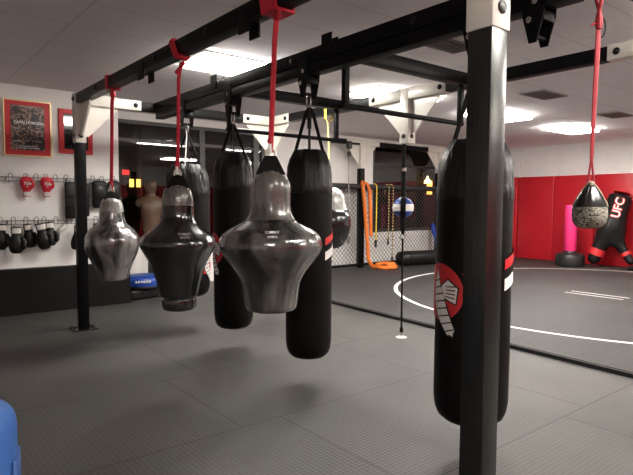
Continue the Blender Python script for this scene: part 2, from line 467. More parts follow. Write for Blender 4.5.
# red end wall
struct(MB().box((XW + .1, (Y0 + YW) / 2, CZ / 2), (.2, YW - Y0 + .4, CZ)).build('wall_right', M['white_wall'], smooth=0))
tr = MB()
for y in (7.74, 6.86): tr.box((XW - .008, y, (2.12 + CZ) / 2), (.014, .03, CZ - 2.12))
tr.box((XW - .03, 7.88, (2.12 + CZ) / 2), (.06, .22, CZ - 2.12))
struct(tr.build('trim_2', M['white_wall'], smooth=0))
struct(MB().box((X0 - .1, (Y0 + YW) / 2, CZ / 2), (.2, YW - Y0 + .4, CZ)).build('wall_front', M['white_wall'], smooth=0))
struct(MB().box(((X0 + XW) / 2, Y0 - .1, CZ / 2), (XW - X0, .2, CZ)).build('wall_rear', M['twotone'], smooth=0))
# red wall pads, one lift-off panel each
PADY = [8.84, 7.80, 6.84, 5.86, 4.88, 3.90, 2.92]
PL = ['red vinyl wall pad in the far corner beside the windowed wall', 'red vinyl wall pad just right of the steel post, left of the pink bag',
      'red vinyl wall pad right behind the pink standing bag', 'red vinyl wall pad behind the leaning two-legged dummy',
      'red vinyl wall pad right of the dummy at the frame edge']
for i in range(5):
    ya, yb = PADY[i], PADY[i + 1]
    t_ = .07 if i else .10
    o = MB().box((XW - t_ / 2 - .001, (ya + yb) / 2, 1.075), (t_, ya - yb - .012, 2.07), .018, 3).build('wall_pad', M['redpad'])
    tag(o, PL[i], 'wall pad', 'red pads along the end wall')

# ------------------------------------------------------------------ ceiling lights and vents
LIGHTS = [(3.12, 5.13, 'bright ceiling panel light above the first two rig beams'), (5.5, 5.15, 'bright ceiling panel light behind the white hanging bracket with two gussets'),
          (7.9, 5.15, 'bright ceiling panel light half hidden behind the near steel post'), (10.3, 5.15, 'bright ceiling panel light nearest the red padded wall'),
          (3.1, .1, 'added unseen ceiling panel light over the near end of the rig'), (-.3, -1.2, 'added unseen ceiling panel light behind the camera'), (5.5, .9, 'ceiling panel light over the mat edge'), (7.9, .9, 'ceiling panel light over the mat circle'),  # first two are unseen, added to brighten the ceiling and near post
          (10.3, 1.2, 'ceiling panel light over the far mat corner'), (5.5, -2.0, 'ceiling panel light at the rear of the mat')]
def panel_light(x, y, label):
    root = thing('ceiling_light', label, 'ceiling light', (x, y, CZ), 'ceiling panel lights')
    f = MB()
    for dx in (-.59, .59): f.box((dx, 0, -.006), (.025, .60, .014))
    for dy in (-.29, .29): f.box((0, dy, -.006), (1.155, .025, .014))
    f.build('light_frame', M['lightframe'], root, smooth=0)
    MB().box((0, 0, -.029), (1.15, .55, .056), .018).build('light_diffuser', M['lamp'], root, smooth=0)
    return root
pl0 = panel_light(*LIGHTS[0])
for x, y, lb in LIGHTS[1:]: recopy(pl0, lb, (x, y, CZ))
def vent(x, y, label, sx=.62, sy=.34):
    root = thing('ceiling_vent', label, 'ceiling vent', (x, y, CZ), 'ceiling air vents')
    MB().box((0, 0, -.003), (sx - .05, sy - .05, .006)).build('vent_recess', M['ventin'], root, smooth=0)
    f = MB()
    for d in (-1, 1):
        f.box((d * (sx / 2 - .012), 0, -.008), (.024, sy, .016)); f.box((0, d * (sy / 2 - .012), -.008), (sx - .05, .024, .016))
    f.build('vent_frame', M['vent'], root, smooth=0)
    n = 5
    for k in range(n):
        yy = -sy / 2 + sy * (k + 1) / (n + 1)
        MB().box((0, yy, -.010), (sx - .05, .022, .010)).build('louvre', M['vent'], root, smooth=0)
    return root
vent(6.95, 3.85, 'dark louvred ceiling vent just right of the near steel post')
vent(9.35, 3.95, 'dark louvred ceiling vent right of the small hanging ball strap')
vent(4.15, 3.22, 'dark louvred ceiling vent just left of the near post, above the pull-up bar', .50, .30)

# ------------------------------------------------------------------ the rig
XA, XB, XC = 1.786, 2.66, 4.30
YLP, YM, YRP, YT = 6.33, 6.33, 1.215, 3.85
ZT = 2.57; T = .1016
rig = thing('training_rig', 'black steel training rig of posts, overhead beams and white corner brackets', 'training rig', (XA, YRP, 0))
RO = rig.location
def rp(mb, name, m, parent=None, smooth=33): return mb.build(name, m, parent or rig, off=RO, smooth=smooth)
BV = .005
zb = ZT - T
def beam(p0, p1, name='beam', z=ZT - T / 2, h=T, w=T, m='black_steel'):
    (xa, ya), (xb, yb) = p0, p1
    return rp(MB().box(((xa + xb) / 2, (ya + yb) / 2, z), (max(abs(xb - xa), w), max(abs(yb - ya), w), h), BV), name, M[m])
beam((XA, YRP + .058), (XA, YLP - .058))
bo = beam((XB, YRP + .082), (XB, YLP - .06)); 
rp(MB().box((XB, (YRP + YLP) / 2, zb - .048), (T * .98, YLP - YRP - .18, .078), .006), 'beam', M['black_steel'])       # lower chord of the double beam
rp(MB().box((XB, (YRP + YLP) / 2, zb - .0045), (T * .7, YLP - YRP - .14, .009), 0), 'beam_spacer', M['black_steel'])
beam((XC, YRP + .06), (XC, YM - .06))
beam((XA + .058, YLP), (XC - .058, YM), 'crossbeam')
beam((XA + .058, YRP), (XC - .058, YRP), 'crossbeam')
beam((XB + .052, 4.77), (XC - .052, 4.77), 'crossbeam')
beam((XB + .052, 3.075), (XC - .052, 3.075), 'crossbeam')
def post(x, y, m='black_steel', z0=0.012, z1=ZT - .001):
    rp(MB().box((x, y, (z0 + z1) / 2), (T, T, z1 - z0), BV), 'post', M[m])
    b = rp(MB().box((x, y, .0065), (.25, .25, .011), .002), 'base_plate', M['worn_steel'])
    for dx in (-.095, .095):
        for dy in (-.095, .095):
            rp(MB().lathe([(.017, 0), (.017, .012), (.009, .013), (.009, .026), (0, .027)], 6, (x + dx, y + dy, .0125)), 'anchor_bolt', M['chrome'], b)
post(XA, YLP); post(XA, YRP, 'worn_steel'); post(XC, YM); post(XC, YRP)
S = .114
def gusset(x, y, dx, dy, L=.34, th=.02):
    """triangular plate in the corner under an arm that leaves the sleeve along dx or dy"""
    b = MB(); z1 = ZT - S + .006; e = S / 2
    if dx: b.prism([(x + dx * (e - .002), z1), (x + dx * (e + L), z1), (x + dx * (e + L), z1 - .03), (x + dx * (e + .035), z1 - L), (x + dx * (e - .002), z1 - L)], y - th / 2, y + th / 2, 'xz')
    else: b.prism([(y + dy * (e - .002), z1), (y + dy * (e + L), z1), (y + dy * (e + L), z1 - .03), (y + dy * (e + .035), z1 - L), (y + dy * (e - .002), z1 - L)], x - th / 2, x + th / 2, 'yz')
    return rp(b, 'gusset', M['bracket'], None, 0)
def bracket(x, y, arms, low=2.05, gus=True):
    z = ZT - S / 2 + .006
    up_ = rp(MB().box((x, y, (low + ZT + .006) / 2), (S, S, ZT + .006 - low), .006), 'bracket_sleeve', M['bracket'])
    for dx, dy, ln in arms:
        cx, cy = x + dx * (S / 2 + ln / 2 - .003), y + dy * (S / 2 + ln / 2 - .003)
        arm_ = rp(MB().box((cx, cy, z), (ln if dx else S, ln if dy else S, S), .006), 'bracket_sleeve', M['bracket'])
        if gus and ln > .1: gusset(x, y, dx, dy)
        # bolts near the arm's end and at the heel
        ex, ey = x + dx * (S / 2 + ln - .07), y + dy * (S / 2 + ln - .07)
        for sgn in (-1, 1):
            if dx: mt = Matrix.Translation((ex, ey + sgn * (S / 2 - .002), z)) @ Matrix.Rotation(-sgn * pi / 2, 4, 'X')
            else: mt = Matrix.Translation((ex + sgn * (S / 2 - .002), ey, z)) @ Matrix.Rotation(sgn * pi / 2, 4, 'Y')
            rp(MB().lathe([(.026, 0), (.026, .008), (.019, .012), (.010, .022), (0, .024)], 12, mtx=mt), 'bolt', M['bolt'], arm_)
    for (ax, sgn) in ((('y', -1), ('x', -1), ('x', 1)) if gus else (('y', -1),)):
        if ax == 'y': mt = Matrix.Translation((x, y + sgn * (S / 2 - .002), low + .075)) @ Matrix.Rotation(-sgn * pi / 2, 4, 'X')
        else: mt = Matrix.Translation((x + sgn * (S / 2 - .002), y, low + .075)) @ Matrix.Rotation(sgn * pi / 2, 4, 'Y')
        rp(MB().lathe([(.024, 0), (.024, .007), (.016, .010), (0, .012)], 12, mtx=mt), 'bolt', M['bolt'], up_)
bracket(XA, YLP, [(1, 0, .62), (0, -1, .02)])
gusset(XA, YLP, 0, -1)
bracket(XA, YRP, [(1, 0, .40), (0, 1, .22)], 2.035, False)
bracket(XC, YM, [(-1, 0, .42), (0, -1, .42)])
bracket(XC, YT, [(0, -1, .46), (0, 1, .46)], low=2.02)
bracket(XC, YRP, [(-1, 0, .55), (0, 1, .60)])
# pull-up bars: two drop tubes and a round bar each
for yy in (4.77, 3.075):
    for xx in (XB + .09, XC - .17):
        rp(MB().box((xx, yy, (zb + 2.13) / 2), (.045, .045, zb - 2.13), .005), 'pull_up_bar_hanger', M['black_steel'])
    rp(MB().tube([(XB + .06, yy, 2.125), (XC - .14, yy, 2.125)], .021, 12), 'pull_up_bar', M['black_steel'])
# clamp plates bolted across the beams
for (x, y, z) in ((XA, 2.86, zb - .035), (XA, 4.45, zb - .035), (XB, 3.15, ZT + .028), (XB, 4.85, ZT + .028)):
    for s_ in (-1, 1):
        rp(MB().box((x + s_ * .056, y + s_ * .03, z + (.03 if z < 2.5 else -.03)), (.010, .11, .13)), 'clamp_plate', M['black_steel'], None, 0)
for (x, y) in ((XA, 5.6), (XA, 4.15), (XA, 3.3), (XB, 3.55), (XB, 2.3)):
    mt = Matrix.Translation((x - T / 2 + .001, y, ZT - .05)) @ Matrix.Rotation(-pi / 2, 4, 'Y')
    rp(MB().lathe([(.024, 0), (.024, .008), (.014, .012), (0, .013)], 12, mtx=mt), 'bolt', M['bolt'])

# ------------------------------------------------------------------ trolley hooks on the middle beam
ZH = zb - .087                   # underside of the double beam
def hook(y, label):
    root = thing('beam_hook', label, 'bag hook', (XB, y, ZH - .17), 'bag hooks along the middle beam')
    for sgn in (-1, 1):
        b = MB().prism([(-.062, .29), (.062, .29), (.058, .14), (.020, .0), (-.020, .0), (-.058, .14)], sgn * .0525, sgn * .0605, 'yz')
        sp_ = b.build('side_plate', M['black_steel'], root, smooth=0)
        for (yy, zz) in ((-.012, .20), (.018, .115)):
            mt = Matrix.Translation((sgn * .0600, yy, zz)) @ Matrix.Rotation(sgn * pi / 2, 4, 'Y')
            MB().lathe([(.017, 0), (.017, .010), (.008, .012), (0, .013)], 6, mtx=mt).build('bolt', M['chrome'], sp_)
    MB().tube([(-.0605, 0, .035), (.0605, 0, .035)], .012, 10).build('cross_pin', M['black_steel'], root)
    MB().box((0, 0, .130), (.104, .11, .05), .004).build('trolley_block', M['black_steel'], root)
    # shackle ring below the pin
    pts = [(0, .026 * cos(a), -.018 + .058 * sin(a)) for a in [2 * pi * i / 20 for i in range(20)]]
    MB().tube(pts, .006, 8, closed=True).build('snap_link', M['chrome'], root)
    return root
h0 = hook(3.40, 'black trolley hook carrying the foreground black heavy bag of the beam')
h0['label'] = 'black trolley hook directly above the right one of two striped bags mid-beam'
recopy(h0, 'black trolley hook above the long bag left of the near grey torso bag', (XB, 4.55, ZH - .17))
recopy(h0, 'black trolley hook above the grey-strapped bag at the far beam end', (XB, 5.52, ZH - .17))
recopy(h0, 'black trolley hook hidden behind the near post, above the logo bag', (XB, 1.87, ZH - .17))
h5 = recopy(h0, 'empty black triangular trolley hook just right of the near post top', (XB, 1.51, ZH - .17))
for ch in list(h5.children):
    if ch.name.startswith('snap_link'): bpy.data.objects.remove(ch)
ZS = ZH - .17 - .070             # where the bag straps meet the snap link

# ------------------------------------------------------------------ long heavy bags
def long_bag(name, label, y, zbot, H, r, logo_deg, stripe_deg, logo=True, stripes=True, grey=False, zl=.765):
    root = thing(name, label, 'punching bag', (XB, y, zbot), 'long heavy bags on the middle beam')
    cz = H - .33
    def fn(th, z, rr): return rr * (1 + .012 * noise.noise(Vector((cos(th) * 1.3, sin(th) * 1.3, z * 2.2 + y))) + .004 * sin(2 * th + z))
    prof = [(0, 0), (r * .45, .004), (r * .72, .018), (r * .88, .045), (r * .96, .085), (r, .14)]
    n = 14
    for i in range(1, n + 1): prof.append((r, .14 + (cz - .14) * i / n))
    MB().lathe(prof, 48, fn=fn).build('bag_body', M['bag'], root, smooth=60)
    # gathered crown
    def cf(th, z, rr):
        k = max(0., (z - cz - .05) / .28)
        return rr * (1 + .055 * k * sin(9 * th + 2 * sin(th)) + .025 * k * sin(17 * th + z * 20) + .03 * k * noise.noise(Vector((cos(th) * 3, sin(th) * 3, z * 6 + y))))
    cp = [(r * 1.004, cz + .0005), (r * 1.010, cz + .01), (r * 1.010, cz + .06), (r * .99, cz + .075), (r * .98, cz + .14), (r * .94, cz + .20), (r * .84, cz + .26), (r * .70, cz + .315), (r * .64, cz + .33), (r * .50, cz + .318), (0, cz + .305)]
    MB().lathe(cp, 60, fn=cf).build('bag_crown', M['crown'], root, smooth=60)
    # straps rising to the link
    zt = ZS - zbot
    for k in range(4):
        a = radians(45 + 90 * k + 10)
        p = [(cos(a) * r * .62, sin(a) * r * .62, H - .03), (cos(a) * .03, sin(a) * .03, zt - .05), (cos(a) * .006, sin(a) * .006, zt)]
        MB().tube(p, .013 if k % 2 else .018, 6, flat=.35, up=(cos(a), sin(a), 0)).build('hanging_strap', M['greyweb'] if (grey and k == 2) else M['web'], root)
    if r > .2 or True:
        MB().tube([(0, 0, zt - .16), (0, 0, zt - .02)], .020, 8, flat=.5).build('strap_sleeve', M['web'], root)
    fc = atan2(-y, -XB)
    if logo:
        a0 = fc + radians(logo_deg)
        disc = [(.160 * cos(t), .160 * sin(t)) for t in [2 * pi * i / 48 for i in range(48)]]
        decal('logo_disc', [disc], M['redprint'], root, r * 1.008, a0, zl, .0045)
        arm1 = [(-.012, .125), (.013, .03), (.041, -.028), (.063, -.09), (.096, -.167), (.112, -.20), (.106, -.212), (.100, -.238), (.088, -.228), (.068, -.232), (.032, -.187), (-.014, -.126), (-.045, -.04), (-.040, .04)]
        arm2 = [(.016, .030), (.068, .072), (.126, .030), (.116, -.054), (.044, -.028)]
        def grow(poly, e):
            cx = sum(p[0] for p in poly) / len(poly); cy = sum(p[1] for p in poly) / len(poly); o = []
            for x, y in poly:
                d = sqrt((x - cx) ** 2 + (y - cy) ** 2); o.append((x + (x - cx) / d * e, y + (y - cy) / d * e))
            return o
        decal('logo_outline', [grow(arm1, .011), grow(arm2, .011)], M['blackprint'], root, r * 1.008, a0, zl, .0060)
        decal('logo_wrapped_arms', [arm1, arm2], M['whiteprint'], root, r * 1.008, a0, zl, .0075)
        hat = []
        for i in range(8):
            t = i / 7.; yy = .07 - .27 * t; xl = -.046 + .10 * t * t if yy < .03 else -.035; xr = .012 + .095 * t
            hat.append([(xl, yy - .018), (xr, yy), (xr, yy + .008), (xl, yy - .011)])
        for i in range(4):
            t = i / 3.; hat.append([(.052 + .002 * i, -.022 - .004 * i + .022 * i), (.112 + .001 * i, -.030 + .022 * i), (.112 + .001 * i, -.023 + .022 * i), (.052 + .002 * i, -.016 - .004 * i + .022 * i)])
        decal('logo_hatching', hat, M['blackprint'], root, r * 1.008, a0, zl, .0090)
        decal('red_wedge', [[(.145, .115), (.20, .115), (.185, .07)]], M['redprint'], root, r * 1.008, a0, zl, .0045)
    if stripes:
        a1 = fc + radians(stripe_deg); zs = .90
        w = r * radians(75)
        decal('red_stripe', [[(0, .0), (w, .09), (w, .145), (0, .055)]], M['redprint'], root, r * 1.008, a1, zs, .0045)
        decal('white_stripe', [[(0, -.115), (w, -.025), (w, .040), (0, -.050)]], M['whiteprint'], root, r * 1.008, a1, zs, .0045)
    return root
long_bag('heavy_bag', 'tall black heavy bag with red disc logo, largest, directly behind the near steel post', 1.87, .150, 1.61, .210, -55, 50)
long_bag('heavy_bag', 'long black heavy bag with red and white side stripes, right behind the nearest torso bag', 3.39, .185, 1.63, .181, -130, 42, logo=False)
long_bag('heavy_bag', 'long black heavy bag left of the nearest torso bag, logo at its left edge', 4.55, .21, 1.66, .186, -78, 60)
long_bag('heavy_bag', 'wide black heavy bag behind the middle torso bag, hung by a grey strap', 5.52, .385, 1.43, .235, 52, 120, stripes=False, grey=True, zl=.42)

# ------------------------------------------------------------------ torso shaped striking bags on the front beam
def torso_bag(label, y, zbot, prof, m_body, m_head, zsplit, strap_top, seed, text=None, tz=0., ta=0., tab=.075, tabh=.085, wrinkle=.032, loopstyle=0):
    root = thing('torso_bag', label, 'punching bag', (XA, y, zbot), 'torso shaped bags on the front beam')
    # smooth the outline with a Catmull-Rom pass
    P = [(r, z) for r, z in prof]; out = []
    for i in range(len(P) - 1):
        p0 = P[max(i - 1, 0)]; p1 = P[i]; p2 = P[i + 1]; p3 = P[min(i + 2, len(P) - 1)]
        for k in range(4):
            t = k / 4.
            f = lambda a, b, c, d: .5 * ((2 * b) + (-a + c) * t + (2 * a - 5 * b + 4 * c - d) * t * t + (-a + 3 * b - 3 * c + d) * t ** 3)
            out.append((max(0., f(p0[0], p1[0], p2[0], p3[0])), f(p0[1], p1[1], p2[1], p3[1])))
    out.append(P[-1]); out[0] = (0, P[0][1])
    rmax = max(r for r, z in out)
    def fn(th, z, rr):
        v = Vector((cos(th) * 1.5, sin(th) * 1.5, z * 2.6 + seed))
        w = noise.noise(Vector((cos(th) * 4.5, sin(th) * 4.5, z * 3.5 + seed * 3)))
        seam = -.016 * math.exp(-((sin(th * 1.5 + seed)) / .05) ** 2)
        return rr * (1 + wrinkle * 1.5 * noise.noise(v) + wrinkle * w + seam)
    low = [p for p in out if p[1] <= zsplit]; hi = [p for p in out if p[1] >= low[-1][1]]
    if hi[0] != low[-1]: hi = [low[-1]] + hi
    body = MB().lathe(low, 72, fn=fn).build('bag_body', m_body, root, smooth=75)
    # the head part carries a rolled seam where it meets the body
    r0, z0 = low[-1]
    MB().lathe([(r, z + .0006) for r, z in hi], 72, fn=fn).build('bag_head', m_head, root, smooth=75)
    pts = [(cos(2 * pi * i / 40) * fn(2 * pi * i / 40, z0, r0), sin(2 * pi * i / 40) * fn(2 * pi * i / 40, z0, r0), z0) for i in range(40)]
    MB().tube(pts, .0035, 6, closed=True).build('head_seam', m_body, root)
    # strap tab over the top: four webbing legs and a pierced flap
    rt, ztop = out[-1]; fc = atan2(-y, -XA)
    u = Vector((-sin(fc), cos(fc), 0)); d = Vector((cos(fc), sin(fc), 0))
    for sgn in (-1, 1):
        b = MB(); zlo = ztop - .020
        q = [(-tab, zlo), (tab, zlo), (.034, ztop + tabh), (-.034, ztop + tabh)]
        fr = [b.bm.verts.new(u * a + d * (sgn * (rt * .95 + .012) if z == zlo else sgn * .010) + Vector((0, 0, z))) for a, z in q]
        bk = [b.bm.verts.new(u * a + d * (sgn * (rt * .95 + .004) if z == zlo else sgn * .002) + Vector((0, 0, z))) for a, z in q]
        b.bm.faces.new(fr); b.bm.faces.new(bk[::-1])
        for i in range(4): b.bm.faces.new((fr[i], bk[i], bk[(i + 1) % 4], fr[(i + 1) % 4]))
        b.build('strap_tab', M['web'], root, smooth=0)
    zr = ztop + tabh
    MB().tube([tuple(u * (.024 * cos(a)) + Vector((0, 0, zr + .010 + .036 * sin(a)))) for a in [2 * pi * i / 20 for i in range(20)]], .0065, 8, closed=True).build('hanging_ring', M['bracket'], root)
    if text:
        bvh = BVHTree.FromObject(body, bpy.context.evaluated_depsgraph_get())
        for k, (line, size) in enumerate(text):
            me = text_mesh(line, size, 0, bold=size * .02)
            az = fc + radians(ta); o_ = Vector((cos(az), sin(az), 0)); r_ = Vector((-sin(az), cos(az), 0))
            for v in me.vertices:
                p = o_ * .8 + r_ * v.co.x + Vector((0, 0, tz - k * .023 + v.co.y))
                hit = bvh.ray_cast(p, -o_)
                v.co = (hit[0] + o_ * .004) if hit[0] else p
            me.materials.clear(); me.materials.append(M['greyprint'] if text[0][1] > .02 else M['whiteprint'])
            o = bpy.data.objects.new('lettering', me); COL.objects.link(o); o.parent = root
    return root, zbot + zr

P3 = [(0, 0), (.11, .003), (.142, .018), (.151, .05), (.155, .09), (.160, .13), (.172, .18), (.203, .235), (.245, .29), (.281, .34), (.295, .375), (.292, .41), (.274, .447), (.234, .476), (.185, .503), (.142, .53), (.121, .57), (.113, .63), (.116, .69), (.112, .735), (.092, .775), (.062, .802), (.045, .808)]
P2 = [(0, 0), (.09, .004), (.122, .022), (.128, .06), (.126, .09), (.121, .102), (.141, .115), (.150, .155), (.160, .20), (.174, .25), (.205, .345), (.256, .44), (.279, .485), (.282, .515), (.270, .55), (.240, .582), (.192, .618), (.144, .66), (.122, .71), (.117, .79), (.114, .85), (.100, .905), (.075, .935), (.055, .942)]
P1 = [(0, 0), (.10, .003), (.132, .02), (.149, .06), (.164, .11), (.200, .194), (.233, .273), (.247, .335), (.246, .398), (.232, .445), (.200, .492), (.152, .533), (.124, .575), (.115, .64), (.108, .70), (.100, .735), (.088, .765), (.066, .785), (.05, .79)]
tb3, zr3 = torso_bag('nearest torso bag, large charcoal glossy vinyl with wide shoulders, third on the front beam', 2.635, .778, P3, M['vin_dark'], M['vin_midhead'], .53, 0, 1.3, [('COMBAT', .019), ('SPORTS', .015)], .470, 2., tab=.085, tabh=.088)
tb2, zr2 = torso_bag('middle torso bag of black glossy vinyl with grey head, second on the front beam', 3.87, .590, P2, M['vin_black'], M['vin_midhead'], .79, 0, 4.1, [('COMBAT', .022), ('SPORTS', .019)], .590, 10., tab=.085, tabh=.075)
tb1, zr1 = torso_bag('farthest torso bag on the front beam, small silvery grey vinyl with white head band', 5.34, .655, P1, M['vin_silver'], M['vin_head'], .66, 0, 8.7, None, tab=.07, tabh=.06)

# red straps that hold them
def strap_loop(y, w, m, root, name='beam_loop', th=.006, off=None, tilt=0., sag=0.):
    """a band wound round the square front beam"""
    h = T / 2 + th; pts = []
    for (a, b) in ((-1, -1), (-1, 1), (1, 1), (1, -1)): pts.append((a * h, b * h))
    b_ = MB(); rings = []
    for (px, pz) in pts:
        rings.append([Vector((px + dx * (1 if px > 0 else -1), yy + tilt * pz, ZT - T / 2 + pz + dx * (1 if pz > 0 else -1) - (sag if pz < 0 else 0))) for yy, dx in ((-w / 2, -th + .001), (w / 2, -th + .001), (w / 2, th), (-w / 2, th))])
    vs = [[b_.bm.verts.new(v) for v in r] for r in rings]
    for i in range(4):
        A, B = vs[i], vs[(i + 1) % 4]
        for j in range(4): b_.bm.faces.new((A[j], A[(j + 1) % 4], B[(j + 1) % 4], B[j]))
    return b_.build(name, m, root, off=(0, 0, off), smooth=0)
def red_strap(label, y, zr, ybag, kind, wstrap=.014):
    zo = zr + .02
    root = thing('hanging_strap', label, 'strap', (XA, y, zo), 'red straps on the front beam')
    dy = ybag - y
    zk = ZT - T - .055
    if kind == 0:      # flat band and a small knot
        strap_loop(0, .055, M['redstrap'], root, off=zo, tilt=.15)
        MB().lathe([(0, -.03), (.020, -.022), (.027, 0), (.022, .022), (.012, .05)], 12, (0, 0, zk - zo), sx=1.1).build('knot', M['redstrap'], root)
    elif kind == 1:    # thick rope loop leaning on the beam
        pts = []
        for i in range(28):
            a = 2 * pi * i / 28; c, s_ = cos(a), sin(a)
            k = 1 / max(abs(c), abs(s_)) ** .72
            pts.append((c * .062 * k, -.02 + .05 * s_ + .03 * c, ZT - T / 2 + s_ * .066 * k - zo))
        MB().tube(pts, .016, 10, closed=True).build('beam_loop', M['redstrap'], root)
        pts2 = [(x * 1.02, yy + .028, z - .004) for x, yy, z in pts]
        MB().tube(pts2, .014, 10, closed=True).build('beam_loop', M['redstrap'], root)
        MB().tube([(0, -.05, zk + .015 - zo), (.01, -.05, zk + .0 - zo), (0, dy, zk - .05 - zo)], .016, 8).build('knot', M['redstrap'], root)
    else:              # broad cloth wrap
        strap_loop(0, .14, M['redstrap'], root, off=zo, th=.008, tilt=.25, sag=.006)
        MB().tube([(-.04, -.08, zk + .035 - zo), (0, 0, zk + .022 - zo), (.04, .06, zk + .035 - zo)], [.012, .024, .014], 10).build('knot', M['redstrap'], root)
    p = [(0, 0 if kind != 1 else -.03, zk + .01 - zo), (0, dy * .3, zk - .10 - zo), (.004, dy * .7, (zk - zo) * .5), (0, dy, 0.)]
    MB().tube(p, wstrap, 8, flat=.45, up=(.777, -.63, 0)).build('strap_webbing', M['redstrap'], root)
    # lower knot and the white tie it is pinned to the ring with
    MB().lathe([(0, -.02), (.016, -.01), (.019, .005), (.010, .03), (.006, .05)], 10, (0, dy, .06)).build('knot', M['redstrap'], root)
    MB().tube([(0, dy, -.012), (0, dy, .05)], .016, 8, flat=.6).build('white_clip', M['whiteprint'], root)
    return root
red_strap('red strap with flat band on the beam, holding the farthest silvery torso bag', 5.25, zr1, 5.34, 0, .017)
red_strap('red strap with thick rope loop on the beam, holding the middle black torso bag', 3.82, zr2, 3.87, 1, .013)
red_strap('red strap with broad cloth wrap on the beam, holding the nearest torso bag', 2.575, zr3, 2.635, 2, .015)

# ------------------------------------------------------------------ torso bag on the back beam with a yellow strap
yb_ = 5.10
root = thing('torso_bag', 'grey-topped black torso bag half hidden behind the striped bag, on the back beam', 'punching bag', (XC, yb_, .86))
MB().lathe([(0, 0), (.13, .01), (.19, .05), (.23, .13), (.268, .24), (.275, .32), (.262, .40), (.235, .47)], 40, fn=lambda t, z, r: r * (1 + .02 * noise.noise(Vector((cos(t) * 2, sin(t) * 2, z * 3))))).build('bag_body', M['glossleather'], root, smooth=70)
MB().lathe([(.234, .4705), (.225, .50), (.21, .55), (.20, .60), (.195, .64), (.16, .70), (.10, .74), (.03, .75)], 40).build('bag_head', M['vin_head'], root, smooth=70)
MB().tube([(.03 * cos(a), 0, .78 + .035 * sin(a)) for a in [2 * pi * i / 16 for i in range(16)]], .006, 6, closed=True).build('hanging_ring', M['chrome'], root)
zo = .86 + .815
root = thing('hanging_strap', 'pale yellow strap looped over the back beam behind the striped bag', 'strap', (XC, yb_, zo))
h_ = T / 2 + .007
MB().tube([(-h_, 0, ZT - T - .05 - zo), (-h_, 0, ZT + .007 - zo), (h_, 0, ZT + .007 - zo), (h_, 0, ZT - T - .03 - zo), (.02, 0, ZT - T - .07 - zo)], .022, 6, flat=.3, up=(0, 1, 0)).build('beam_loop', M['yellow'], root)
MB().tube([(-h_, 0, ZT - T - .04 - zo), (-.02, 0, ZT - T - .09 - zo), (0, 0, (ZT - T - .4) - zo), (0, 0, -.02)], .020, 6, flat=.35, up=(.6, .8, 0)).build('strap_webbing', M['yellowpale'], root)

# ------------------------------------------------------------------ double end ball between bracket and floor
root = thing('double_end_ball', 'blue and white double-end ball on a black cord from bracket to floor', 'double-end ball', (XC - .01, YT + .035, 0.0))
zB = 1.368
MB().lathe([(.03, 0), (.055, .001), (.060, .006), (.045, .014), (.02, .018)], 16).build('floor_anchor', M['bracket'], root)
MB().tube([(0, 0, .018), (0, 0, .07)], .008, 8).build('anchor_eye', M['chrome'], root)
MB().tube([(0, 0, .06), (0, 0, .11)], .019, 8).build('cord_clip', M['web'], root)
MB().tube([(0, 0, .10), (0, 0, 1.045)], .010, 8).build('lower_cord', M['web'], root)
MB().tube([(.018 * cos(a), -.018 * cos(a), 1.065 + .03 * sin(a)) for a in [2 * pi * i / 16 for i in range(16)]], .006, 6, closed=True).build('snap_link', M['chrome'], root)
MB().tube([(0, 0, 1.085), (0, 0, 1.15), (0, 0, zB - .10)], [.012, .030, .034], 10).build('cord_sleeve', M['web'], root)
ball = []
for i in range(13):
    a = -pi / 2 + pi * i / 12; ball.append((.108 * cos(a) if 0 < i < 12 else 0, .108 * sin(a)))
MB().lathe(ball, 32, (0, 0, zB)).build('ball', M['blue'], root)
wbnd = [(.1085 * cos(a), .1085 * sin(a)) for a in [radians(-20 + 40 * i / 8) for i in range(9)]]
b = MB(); rr = []
for r_, z_ in wbnd: rr.append([b.bm.verts.new((cos(2 * pi * j / 32) * (r_ + .0015), sin(2 * pi * j / 32) * (r_ + .0015), zB + z_)) for j in range(32)])
for A, B in zip(rr, rr[1:]):
    for j in range(32): b.bm.faces.new((A[j], A[(j + 1) % 32], B[(j + 1) % 32], B[j]))
b.build('white_band', M['whiteprint'], root)
fc = atan2(-YT, -XC)
MB().tube([(cos(fc) * .112 * cos(a), sin(fc) * .112 * cos(a), zB + .112 * sin(a)) for a in [2 * pi * i / 32 for i in range(32)]], .028, 8, closed=True, flat=.16, up=(-sin(fc), cos(fc), 0)).build('cover_strap', M['web'], root)
MB().tube([(0, 0, zB + .10), (0, 0, 1.72), (0, 0, 1.78), (0, 0, 2.019)], [.026, .026, .020, .020], 10).build('upper_cord', M['web'], root)
MB().tube([(0, 0, 1.74), (0, 0, 1.775)], .028, 10).build('buckle', M['chrome'], root)

# ------------------------------------------------------------------ small hanging ball bag at the right
xb, yb = 2.640, YRP + .0
root = thing('maize_ball', 'small hanging ball bag, black leather above grey camouflage, at the right', 'ball bag', (xb, yb, 1.290)); root.scale = (.87, .87, .87)
prof = [(0, 0), (.045, .003), (.068, .014), (.082, .036), (.088, .065), (.087, .095), (.083, .118)]
MB().lathe(prof, 36, fn=lambda t, z, r: r * (1 + .02 * sin(4 * t))).build('camouflage_base', M['camo'], root, smooth=70)
prof = [(.0835, .1182), (.076, .140), (.060, .170), (.043, .200), (.026, .226), (.014, .238)]
MB().lathe(prof, 36, fn=lambda t, z, r: r * (1 + .10 * (1 - min(1, abs(z - .118) / .12)) * 0 + .06 * sin(4 * t + .6))).build('leather_top', M['glossleather'], root, smooth=70)
for k in range(4):
    a = radians(90 * k + 8); pts = []
    for r_, z_ in [(.086, .119), (.080, .140), (.064, .170), (.047, .200), (.030, .226), (.016, .242)]: pts.append((cos(a) * r_ * 1.03, sin(a) * r_ * 1.03, z_))
    MB().tube(pts, .0045, 6).build('leather_piping', M['tanleather'] if k % 2 else M['glossleather'], root)
